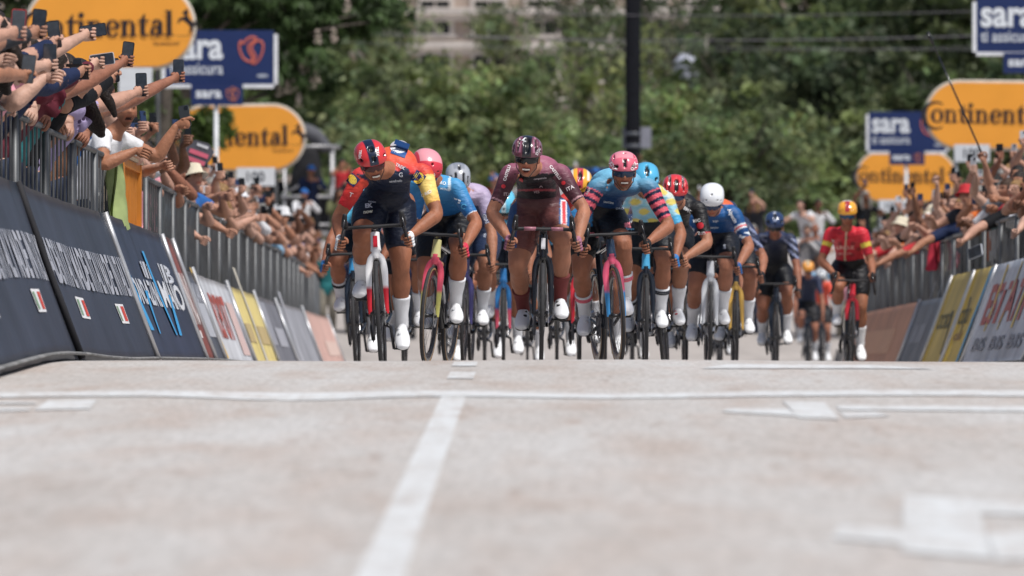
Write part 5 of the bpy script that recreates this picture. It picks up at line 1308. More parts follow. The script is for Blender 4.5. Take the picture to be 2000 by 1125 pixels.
VENTS = {
    'aero': [(0, .42, .09, .14, 0), (.52, .20, .13, .055, .5), (0, .12, .05, .035, 0)],
    'red': [(0, .34, .10, .05, 0), (0, .14, .085, .05, 0), (.58, .16, .09, .045, .8)],
    'slots': [(0, .26, .10, .17, 0), (.38, .30, .055, .19, -.25), (.70, .22, .07, .13, -.2)],
    'evo': [(0, .17, .07, .095, 0), (0, .44, .085, .025, 0), (.44, .10, .13, .035, .3), (.52, .38, .04, .10, -.3)],
    'smooth': [(.30, .16, .05, .014, 0), (0, .30, .05, .012, 0), (.55, .14, .04, .014, 0)],
    'grey': [(.22, .26, .07, .14, 0), (.5, .22, .07, .12, .1), (.75, .18, .06, .09, .1), (0, .55, .06, .08, 0)],
}

def lens_mat(c):
    k = 'lens_%02x%02x%02x' % tuple(int(255 * x) for x in C3(c))
    return mat(k, tuple(.55 * x for x in C3(c)), .16, spec=.45, noise=0, coat=.15)

def sunglasses(parent, c, R, color, size=1.0):
    m = MB(); nu, nv = 22, 7; v = []; f = []
    for i in range(nu):
        a = -1.28 + 2.56 * i / (nu - 1)
        for j in range(nv):
            t = j / (nv - 1); z = .032 - t * (.050 - .012 * abs(a) ** 2 * .5)
            if abs(a) < .16: z += .016 * t * (1 - abs(a) / .16)
            v.append((.079 * math.sin(a), -.028 - .084 * math.cos(a) - .008 * t * (1 - t) * 4 * .6, z))
    f = [(i * nv + j, i * nv + j + 1, (i + 1) * nv + j + 1, (i + 1) * nv + j) for i in range(nu - 1) for j in range(nv - 1)]
    vi = np.array(v) * V(.965, .97, 1); n0 = len(v)
    f2 = [(q[3] + n0, q[2] + n0, q[1] + n0, q[0] + n0) for q in f]
    m.add((np.vstack([v, vi]) * size) @ np.asarray(R).T + c, f + f2)
    o = m.build('sunglasses', lens_mat(color), parent, True)
    m = MB()
    for s in (-1, 1):
        m.tube([(V(s * .076, -.055, .022) * size) @ np.asarray(R).T + c, (V(s * .079, .03, .012) * size) @ np.asarray(R).T + c], .0035, 6)
    m.tube([(V(.079 * math.sin(a), -.0285 - .0845 * math.cos(a), .034) * size) @ np.asarray(R).T + c for a in np.linspace(-1.28, 1.28, 14)], .003, 6)
    m.build('glasses_frame', BLACK, o, True)
    return o

def shoe(parent, ankle, ball, toe_dir, side, c, sole=(.02, .02, .02), deco=None):
    """cycling shoe: toe_dir points along the foot, ball sits over the pedal"""
    fd = nrm(toe_dir); upv = nrm(np.cross(np.cross(fd, (0, 0, 1)), fd)); sd = np.cross(fd, upv)
    sol = ball - upv * 0
    heel = ball - fd * .165; toe = ball + fd * .085
    P, Rr = spline([heel + upv * .045 - fd * .012, heel + upv * .052 + fd * .01, ball - fd * .09 + upv * .052, ball - fd * .03 + upv * .042, ball + fd * .03 + upv * .032, toe + upv * .022, toe + fd * .012 + upv * .020],
                   [(.02, .028), (.037, .05), (.041, .05), (.051, .042), (.053, .032), (.041, .022), (.016, .012)], 4)
    m = MB(); m.tube(P, Rr, 14, sides=[sd] * len(P), color=c)
    v, f = rounded_tube([ankle + upv * .02, heel + fd * .045 + upv * .075, heel + fd * .04 + upv * .05], [(.036, .04), (.037, .045), (.035, .045)], 12); m.add(v, f, c)
    vv, ff = voxel_union(m, .009, 1)
    o = drape((vv, ff), 'shoe', lambda v: np.tile(np.asarray(c, float), (len(v), 1)), mat('shoe_leather', attr='Col', rough=.35, noise=.05), parent)
    P, Rr = spline([heel + upv * .004, ball - fd * .06 + upv * .0, ball + fd * .02 + upv * .0, toe + upv * .006], [(.03, .006), (.034, .007), (.047, .008), (.034, .006)], 3)
    m = MB(); m.tube(P, Rr, 10, sides=[sd] * len(P)); m.build('sole', BLACK, o, True)
    for q in (.0, -.055):
        p = ball + fd * (q - .01) + upv * (.072 - q * .18) + sd * side * .02; m = MB()
        m.tube([p - upv * .004, p + upv * .008], .012, 12); m.build('shoe_dial', flat(deco or '#b8b8b8', .4), o, True)
        m = MB(); k_ = .047 if q == 0 else .043; hh = .040 if q == 0 else .048; cpt = ball + fd * (q - .02) + upv * (.036 - q * .15)
        m.tube([cpt + sd * k_ * math.cos(a) + upv * hh * math.sin(a) for a in np.linspace(.25, 2.9, 9)], [(.006, .003)] * 9, 6); m.build('shoe_strap', flat('#9a9ca2', .5), o, True)
    if deco and deco != 'none':
        pass
    return o

def SKIN_DARK(c): return tuple(np.asarray(C3(c)) * V(.74, .68, .65))

def px_local(spec):
    s, x0 = spec['s'], spec['x']; g = VPY + (CAM_Z - spec['gz']) * s
    return lambda p: ((p[0] - x0) / s, (g - p[1]) / s)

def make_rider(spec):
    s = spec['s']; d = F_PX / s; X0 = (spec['x'] - VPX) / s
    spec['gz'] = float(ground_z(X0, d)); base = V(X0, d, spec['gz'])
    bike, T, peds = make_bike(spec); bike.location = base
    tag(bike, spec['bike_label'], 'bicycle', 'racing bicycles in the sprint')
    L = px_local(spec)
    vox = spec.get('vox', .010)
    tone = C3(SKIN_DARK(spec.get('skin', '#b98266')))
    # ---- joints; index 0 = image left (rider's right), 1 = image right
    q = L(spec['head']); hy = spec.get('head_y', .02); headc = V(q[0], hy, q[1] - .012)
    sh = []
    for k, p in enumerate(spec['shoulders']):
        a = L(p); sh.append(V(a[0], spec.get('sh_y', .25), a[1]))
    hip = T(V(0, .70, 1.075)) + V(spec.get('hipx', 0.), 0, spec.get('hipz', 0.0))
    mid = (sh[0] + sh[1]) / 2
    neck = lerp(mid, headc, .30) + V(0, .03, .015)
    grips, wr = [], []
    for k, sg in enumerate((-1, 1)):
        if spec.get('grip', 'drops') == 'drops': g = T(BARC + V(sg * .220, -.088, -.108)); w = g + V(sg * .012, .075, .038)
        else: g = T(BARC + V(sg * .189, -.085, .030)); w = g + V(sg * .006, .075, .03)
        if spec.get('hands_px') and spec['hands_px'][k]:
            a = L(spec['hands_px'][k]); g = V(a[0], g[1], a[1]); w = g + V(0, .07, .04)
        grips.append(g); wr.append(w)
    el = []
    for k, sg in enumerate((-1, 1)):
        pole = V(sg * 1.0, .25, -.15)
        if spec.get('elbows') and spec['elbows'][k]:
            a = L(spec['elbows'][k]); m_ = (sh[k] + wr[k]) / 2
            pole = V(a[0] - m_[0], spec.get('elbow_y', .05), a[1] - m_[2])
        el.append(ik(sh[k], wr[k], .30, .27, pole))
    hipj = [hip + V(-.085, -.0, -.02), hip + V(.085, 0, -.02)]
    ank, ball, kn, toe = [], [], [], []
    for k, sg in enumerate((-1, 1)):
        pd = T(peds[sg]) + V(0, 0, .010)
        hz = pd[2]; drop = sstep(.42, .12, hz)             # toes point down at the bottom of the stroke
        fd = nrm(V(sg * .06, -1, -.16 - .28 * drop + spec.get('toe', 0)))
        up = nrm(np.cross(np.cross(fd, (0, 0, 1)), fd)); bl = pd + up * .012
        ball.append(bl); toe.append(fd); ank.append(bl - fd * .125 + up * .085)
        kp = V(sg * spec.get('knee_out', .04), -1, .5)
        if spec.get('knees') and spec['knees'][k] is not None: kp = V(spec['knees'][k], -1, .5)
        kn.append(ik(hipj[k], ank[k], .44, .43, kp))
    # ---- head orientation
    yaw, pitch, roll = [math.radians(a) for a in spec.get('face', (0, 25, 0))]   # + yaw looks to image right, + pitch looks down, + roll tips crown to image right
    R = np.array(Matrix.Rotation(yaw, 3, 'Z') @ Matrix.Rotation(pitch, 3, 'X') @ Matrix.Rotation(roll, 3, 'Y'))
    # ---- body: torso, neck, limbs under one skin, then head and hands
    b = MB(); tp, tr, ts = torso_path(hip, sh[0], sh[1], neck, spec.get('bulge', (0, .0, .085)), .93)
    v, f = rounded_tube(tp, tr, 16, sides=ts, step=3, ends=False); b.add(v, f)
    v, f = rounded_tube([lerp(mid, neck, .5), neck, headc + R @ V(0, .03, -.075), headc + R @ V(0, .02, -.03)], [.07, .06, .055, .05], 12); b.add(v, f)
    for k in (0, 1):
        p, r = arm_path(sh[k], el[k], wr[k]); v, f = rounded_tube(p, r, 12, step=3); b.add(v, f)
        back = nrm((hipj[k] + ank[k]) / 2 - kn[k]); p, r = leg_path(hipj[k], kn[k], ank[k], back); v, f = rounded_tube(p, [(a * 1.08, c * 1.08) for a, c in r], 14, ref=(1, 0, 0), step=3); b.add(v, f)
        th = nrm(kn[k] - hipj[k]); sh_ = nrm(ank[k] - kn[k]); fw = -back
        b.ell(kn[k] + fw * .030, (.036, .030, .040), 10, 7)
        for q in (-1, 1):
            b.ell(kn[k] - th * .085 + V(q * .040, 0, 0) + fw * .022, (.030, .034, .055), 10, 7); b.ell(kn[k] + sh_ * .125 + V(q * .026, 0, 0) + back * .030, (.034, .036, .075), 10, 7)
    vv, ff = voxel_union(b, vox * 1.15, 2)
    body = MB(); body.add(vv, ff, tone)
    head_mesh(body, headc, R, tone, spec.get('beard'), spec.get('mouth', .5), eyes=False)
    gl = spec.get('glove'); glc = C3(gl) if gl else None
    for k, sg in enumerate((-1, 1)):
        if spec.get('grip', 'drops') == 'drops': ax = nrm(V(sg * .2, .35, -1))
        else: ax = nrm(V(0, .35, -.9))
        hand(body, wr[k], grips[k], ax, V(sg * .55, .8, 0), tone, s=-sg if False else sg)
    me_body = body.build('person', SKIN, None, True); me_body.location = base
    tag(me_body, spec['label'], 'person', 'riders in the sprint')
    P = me_body
    if gl:
        for k, sg in enumerate((-1, 1)):
            g = MB(); ax = nrm(V(sg * .2, .35, -1)) if spec.get('grip', 'drops') == 'drops' else nrm(V(0, .35, -.9))
            bk = V(sg * .55, .8, 0); bk = nrm(bk - ax * (bk @ ax)); sd_ = np.cross(ax, bk) * sg
            palm = grips[k] + bk * .024
            v, f = rounded_tube([lerp(wr[k], palm, -.1), lerp(wr[k], palm, .5), palm], [(.029, .025), (.041, .024), (.045, .023)], 12, sides=[ax] * 3); g.add(v, f)
            for i in range(4):
                o = ax * ((i - 1.5) * .0195); pts = [palm + o - bk * .004] + [grips[k] + o + (bk * math.cos(a) + sd_ * math.sin(a)) * .028 for a in (.5, 1.1, 1.6)]
                v, f = rounded_tube(pts, [.0125, .0122, .012, .0118], 8, step=2); g.add(v, f)
            g.build('glove', flat(gl, .6), P, True)
    # ---- jersey
    j = MB(); tp, tr, ts = torso_path(hip, sh[0], sh[1], neck, spec.get('bulge', (0, .0, .085)), 1.0)
    v, f = rounded_tube(tp, tr, 18, sides=ts, step=4, ends=False); j.add(v, f)
    sl = spec.get('sleeve', .80)
    for k in (0, 1):
        e2 = lerp(sh[k], el[k], sl)
        v, f = rounded_tube([lerp(sh[k], mid, .28) + V(0, .01, .0), sh[k] + V(0, 0, .004), lerp(sh[k], el[k], .35), lerp(sh[k], el[k], .65), e2], [.07, .066, .058, .051, .047], 14, step=4, ends=False); j.add(v, f)
    vv, ff = voxel_union(j, vox, 3)
    info = dict(sh=sh, el=el, hip=hip, mid=mid, neck=neck, kn=kn, hipj=hipj, L=L, s=s, x0=spec['x'], g=VPY + (CAM_Z - spec['gz']) * s)
    def fields(v):
        D = dict(info); D['P'] = v
        for k in (0, 1):
            t, dd = bone_fields(v, sh[k], el[k]); D['t%d' % k] = t; D['arm%d' % k] = (dd < .085) & (t > .02) & (((v[:, 0] - mid[0]) * (-1 if k == 0 else 1)) > .09)
        D['px'] = v[:, 0] * s + spec['x']; D['py'] = D['g'] - v[:, 2] * s
        D['front'] = None
        return D
    jersey = drape((vv, ff), 'jersey', lambda v: spec['jersey'](fields(v)), LYCRA, P)
    # ---- shorts
    h = MB(); up = nrm(mid - hip)
    v, f = rounded_tube([hip - up * .06, hip, hip + up * .10], [(.13, .11), (.166, .13), (.150, .118)], 16, sides=[V(1, 0, 0)] * 3, step=3); h.add(v, f)
    st_ = spec.get('short', .78)
    for k in (0, 1):
        th = kn[k] - hipj[k]
        v, f = rounded_tube([hipj[k], hipj[k] + th * .3, hipj[k] + th * .58, hipj[k] + th * st_], [(.112, .116), (.112, .118), (.102, .106), (.085, .088)], 16, ref=(1, 0, 0), step=4, ends=False); h.add(v, f)
    vv2, ff2 = voxel_union(h, vox * 1.1, 3)
    shorts = drape((vv2, ff2), 'shorts', lambda v: spec['shorts'](fields(v)), LYCRA, P)
    # ---- socks and shoes
    for k, sg in enumerate((-1, 1)):
        back = nrm((hipj[k] + ank[k]) / 2 - kn[k]); shn = ank[k] - kn[k]; t0 = spec.get('sock_t', .52)
        pth = [kn[k] + shn * t + back * (.010 if t < .7 else .003) for t in (t0, .66, .82, 1.02)]
        sc_ = spec['socks'][k] if isinstance(spec['socks'], (list, tuple)) else spec['socks']
        P_, R_ = spline(pth, [(.056, .062), (.050, .055), (.041, .045), (.040, .045)], 4)
        m = MB(); m.tube(P_, R_, 14, ref=(1, 0, 0)); m.build('sock', flat(sc_, .8, bump=.3, bscale=200), P, True)
        if spec.get('sock_band'):
            for tt in (t0 + .05, t0 + .09):
                m = MB(); cpt = kn[k] + shn * tt + back * .010; m.tube([cpt - nrm(shn) * .006, cpt + nrm(shn) * .006], [(.0585, .064), (.0575, .063)], 14, ref=(1, 0, 0)); m.build('sock_band', flat(spec['sock_band'], .8), P, True)
        shoe(P, ank[k], ball[k], toe[k], sg, C3(spec.get('shoe', '#e9ebee')), deco=spec.get('shoe_deco', '#c9ccd0'))
    # ---- helmet, glasses, teeth
    hc = headc + R @ V(0, .008, .044)
    hm = helmet_mesh(spec['helmet'], VENTS[spec.get('vents', 'aero')], hc, R, spec.get('helm_size', 1.0))
    helmet = hm.build('helmet', SHELL, P, True)
    if spec.get('lens'): sunglasses(P, headc, R, spec['lens'])
    if spec.get('mouth', .5) > .35:
        m = MB()
        for i in range(8):
            a = (i - 3.5) * .0062; m.box(headc + R @ V(a, -.097 + abs(a) * .35, -.058), (.0057, .006, .0095), R)
        m.build('teeth', flat('#efeae0', .3), P)
    for sd_ in (-1, 1):
        m = MB(); m.tube([headc + R @ V(sd_ * .079, .0, .03), headc + R @ V(sd_ * .066, -.02, -.06), headc + R @ V(sd_ * .02, -.045, -.118)], [(.003, .007)] * 3, 6); m.build('helmet_strap', BLACK, P)
    # ---- printed marks, laid on whatever surface the rider turns to the road ahead
    hv, hf = hm.arrays(); bodies = [(vv, ff.tolist()), (vv2, ff2.tolist()), (hv, [q for q in hf])]
    allv = np.vstack([x[0] for x in bodies]); off = 0; allf = []
    for bv, bf in bodies: allf += [tuple(int(i) + off for i in q) for q in bf]; off += len(bv)
    bvh = BVHTree.FromPolygons(allv.tolist(), allf)
    for dcl in spec.get('marks', []): lay_mark(dcl, bvh, L, s, P)
    me_body['rider'] = 1; del me_body['rider']
    return me_body, bike

def lay_mark(dcl, bvh, L, s, parent):
    kind, body, (px, py), hpx, ang, color = dcl[:6]
    if kind == 'text':
        v, f = text_mesh(body, dcl[6] if len(dcl) > 6 else .02, 0); v = v * (hpx / s)
    else: v, f = SHAPES[body]; v = np.asarray(v) * (hpx / s)
    # cut long edges so that the print follows the curve
    a = math.radians(ang); ca, sa = math.cos(a), math.sin(a)
    v = np.stack([v[:, 0] * ca + v[:, 1] * sa, -v[:, 0] * sa + v[:, 1] * ca], 1)
    c = L((px, py)); out = []; miss = 0; ys = []
    for q in v:
        o = Vector((c[0] + q[0], -1.2, c[1] + q[1])); hit = bvh.ray_cast(o, Vector((0, 1, 0)))
        if hit[0] is None: out.append(None); miss += 1; continue
        p = hit[0] + hit[1] * (-.0035 if hit[1].y > 0 else .0035); out.append(np.array(p)); ys.append(p.y)
    if miss > len(v) * .5 or not ys: return
    my = float(np.median(ys))
    out = [np.array((c[0] + q[0], my, c[1] + q[1])) if p is None else p for p, q in zip(out, v)]
    ok = np.array([abs(p[1] - my) < .09 for p in out])
    f = [q for q in f if all(ok[i] for i in q)]
    if not f: return
    m = MB(); m.add(np.array(out), f); m.build('lettering' if kind == 'text' else 'emblem', flat(color, .5, noise=.0), parent)

def disc_grid(rx, rz, rings=4, n=24):
    v = [(0, 0)]; f = []
    for r in range(1, rings + 1):
        for i in range(n): v.append((rx * r / rings * math.cos(2 * math.pi * i / n), rz * r / rings * math.sin(2 * math.pi * i / n)))
    for i in range(n):
        j = (i + 1) % n; f.append((0, 1 + i, 1 + j))
        for r in range(rings - 1): f.append((1 + r * n + i, 1 + (r + 1) * n + i, 1 + (r + 1) * n + j, 1 + r * n + j))
    return np.array(v), f
def quad_grid(w, h, nx=6, ny=6):
    v = [(w * (i / nx - .5), h * (j / ny - .5)) for i in range(nx + 1) for j in range(ny + 1)]
    f = [(i * (ny + 1) + j, (i + 1) * (ny + 1) + j, (i + 1) * (ny + 1) + j + 1, i * (ny + 1) + j + 1) for i in range(nx) for j in range(ny)]
    return np.array(v), f
def poly(pts): return np.array(pts, float), [tuple(range(len(pts)))]
SHAPES = {
    'disc': disc_grid(.5, .5), 'oval': disc_grid(.62, .45), 'square': quad_grid(1, 1), 'bar': quad_grid(3.4, 1, 10, 2), 'slab': quad_grid(1, 3, 3, 9),
    'bolt': poly([(.05, .5), (-.28, .02), (.0, .06), (-.12, -.5), (.26, .12), (.0, .08), (.2, .5)][::-1]),
    'stroke': quad_grid(.22, 2.6, 1, 10),
}
# ------------------------------------------------------------------ the sprint
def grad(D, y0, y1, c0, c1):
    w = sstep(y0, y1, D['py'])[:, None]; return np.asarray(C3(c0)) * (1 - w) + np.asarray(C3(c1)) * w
def put(col, mask, c): col[mask] = C3(c); return col
def plain(c): return lambda D: np.tile(np.asarray(C3(c)), (len(D['P']), 1))
def hem(col, D, k, t, c): col[D['arm%d' % k] & (D['t%d' % k] > t)] = C3(c); return col
def hcol(base, *stripes):
    """helmet paint: base, then (half width, from, to, centre, colour) bands along the crown"""
    def f(u, v, P):
        c = np.tile(np.asarray(C3(base)), u.shape + (1,))
        for (w, v0, v1, uc, col) in stripes:
            for sg in (-1, 1): c[(np.abs(u - sg * uc) < w) & (v > v0) & (v < v1)] = C3(col)
        return c
    return f

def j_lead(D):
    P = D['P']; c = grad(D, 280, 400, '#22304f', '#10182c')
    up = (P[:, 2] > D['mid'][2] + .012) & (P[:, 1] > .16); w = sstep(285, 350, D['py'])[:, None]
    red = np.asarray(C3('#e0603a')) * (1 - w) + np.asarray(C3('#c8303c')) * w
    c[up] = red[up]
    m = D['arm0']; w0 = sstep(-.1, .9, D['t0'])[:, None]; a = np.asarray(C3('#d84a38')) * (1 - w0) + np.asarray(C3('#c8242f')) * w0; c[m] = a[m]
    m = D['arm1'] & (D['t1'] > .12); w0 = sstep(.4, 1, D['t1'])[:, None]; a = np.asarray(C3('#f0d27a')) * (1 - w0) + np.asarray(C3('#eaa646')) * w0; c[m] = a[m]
    c[D['arm1'] & (D['t1'] <= .12)] = C3('#d8502f')
    rear = (P[:, 1] > .42); c[rear & (P[:, 2] > D['hip'][2] + .15)] = C3('#dfe3ea')
    return c
def j_castelli(D):
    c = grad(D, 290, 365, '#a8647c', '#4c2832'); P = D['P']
    chest = (~D['arm0']) & (~D['arm1']) & (D['py'] > 338) & (np.abs(D['px'] - 1040) < 46); c[chest] = C3('#17131a')
    put(c, (D['py'] > 366) & chest & (D['py'] < 370), '#8a3a44')
    hem(c, D, 0, .70, '#b78a92'); hem(c, D, 0, .74, '#3a2028'); hem(c, D, 1, .70, '#b78a92'); hem(c, D, 1, .74, '#3a2028')
    return c
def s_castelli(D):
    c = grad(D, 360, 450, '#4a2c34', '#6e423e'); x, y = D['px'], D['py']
    put(c, (x > 1094) & (x < 1115) & (y > 384) & (y < 440), '#2f5f94'); put(c, (x > 1096) & (x < 1108) & (y > 386) & (y < 438), '#e6e6ea'); put(c, (x > 1098) & (x < 1106) & (y > 389) & (y < 436), '#d0484c')
    put(c, (x < 1009) & (y > 386), '#35517e')
    return c
def j_knk(D):
    c = grad(D, 322, 388, '#7cc0e0', '#163764'); P = D['P']
    for k in (0, 1):
        m = D['arm%d' % k] & (D['t%d' % k] > .10); t = D['t%d' % k]
        st = (np.sin((t - .04) * 2 * math.pi * 5.6) > -.15)
        c[m & st] = C3('#dc5f70'); c[m & ~st] = C3('#121f3e')
    return c
def s_knk(D):
    c = np.tile(V(.008, .009, .012), (len(D['P']), 1)); x, y = D['px'], D['py']
    for y0 in (432, 441): put(c, (x > 1222) & (np.abs(y - y0 + (x - 1240) * .22 * (1 if y0 < 436 else -.3)) < 2.6), '#e8808c')
    put(c, (x < 1170) & (np.abs(y - 452 - (x - 1150) * .3) < 3), '#e8808c')
    put(c, (x < 1158) & (y > 400) & (y < 440), '#3f88c0')
    return c
def j_ef(D):
    c = grad(D, 320, 440, '#4f9fd0', '#1c5c9e'); hem(c, D, 1, .755, '#d8e4ee'); hem(c, D, 0, .755, '#d8e4ee')
    put(c, (np.abs(D['px'] - (878 + (D['py'] - 340) * -.05)) < 2.2) & (D['py'] > 325) & (D['py'] < 372), '#cfe2ee'); return c
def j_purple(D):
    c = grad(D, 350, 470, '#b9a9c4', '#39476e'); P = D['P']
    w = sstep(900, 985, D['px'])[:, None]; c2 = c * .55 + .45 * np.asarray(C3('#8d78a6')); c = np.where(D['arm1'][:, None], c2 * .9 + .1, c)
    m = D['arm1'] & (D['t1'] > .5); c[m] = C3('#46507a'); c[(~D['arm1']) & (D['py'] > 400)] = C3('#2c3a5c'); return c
def j_cyan(D):
    c = grad(D, 360, 460, '#7fd0ea', '#2f93c4'); n = np.sin(D['P'][:, 0] * 60) * np.sin(D['P'][:, 2] * 70 + 1); put(c, n > .6, '#d8eef6'); return c
def j_lightblue(D):
    c = grad(D, 380, 470, '#62c0e2', '#3c90c0'); m = D['arm0'] & (D['t0'] > .52) & (D['t0'] < .66); c[m & (np.sin(D['P'][:, 2] * 260) > -.3)] = C3('#d84a52')
    hem(c, D, 0, .77, '#dfeaf0'); return c
def j_astana(D):
    c = grad(D, 360, 460, '#cfd6cc', '#58b4dc'); n = np.sin(D['P'][:, 0] * 45 + 2) * np.sin(D['P'][:, 2] * 38) + .5 * np.sin(D['P'][:, 2] * 90)
    put(c, (n > .25) & (D['py'] < 440), '#d8c86a'); put(c, (n < -.35) & (D['py'] < 440), '#8cc4d8'); m = D['arm1'] & (D['t1'] > .55); c[m] = C3('#4fa8d4'); return c
def j_tudor(D):
    c = np.tile(np.asarray(C3('#17171a')), (len(D['P']), 1)); hem(c, D, 1, .74, '#c42a38'); hem(c, D, 0, .74, '#c42a38')
    put(c, (D['P'][:, 1] > .35) & (D['P'][:, 2] > D['mid'][2] + .05), '#c83a30'); return c
def j_alpecin(D):
    c = grad(D, 370, 470, '#22619f', '#123c70'); n = np.sin(D['P'][:, 2] * 120 + D['P'][:, 0] * 40)
    for k in (0, 1): put(c, D['arm%d' % k] & (D['t%d' % k] > .64) & (n > .2), '#dbe3ea'); put(c, D['arm%d' % k] & (D['t%d' % k] > .36) & (D['t%d' % k] < .5), '#d8dde4')
    put(c, D['arm1'] & (D['t1'] > .40) & (D['t1'] < .46), '#d46a70')
    put(c, (D['P'][:, 2] > D['mid'][2] + .09), '#d8663a'); return c
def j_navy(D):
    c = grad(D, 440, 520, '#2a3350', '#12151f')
    for k in (0, 1):
        m = D['arm%d' % k]; n = np.sin(D['P'][:, 2] * 80 + D['P'][:, 0] * 60); c[m & (n > .55)] = C3('#8a93b4')
    return c
def j_uno(D):
    c = grad(D, 440, 520, '#d42f3e', '#b02232'); n = np.sin(D['P'][:, 2] * 55) * np.sin(D['P'][:, 0] * 48)
    put(c, (~D['arm0']) & (~D['arm1']) & (n > .45) & (D['py'] > 455), '#8c1f2a')
    for k in (0, 1): put(c, D['arm%d' % k] & (D['t%d' % k] > .32) & (D['t%d' % k] < .48), '#d8c24a')
    put(c, (np.abs(D['px'] - 1655) < 1.2), '#d8d0b0'); return c
K = '#101116'
rad = math.radians
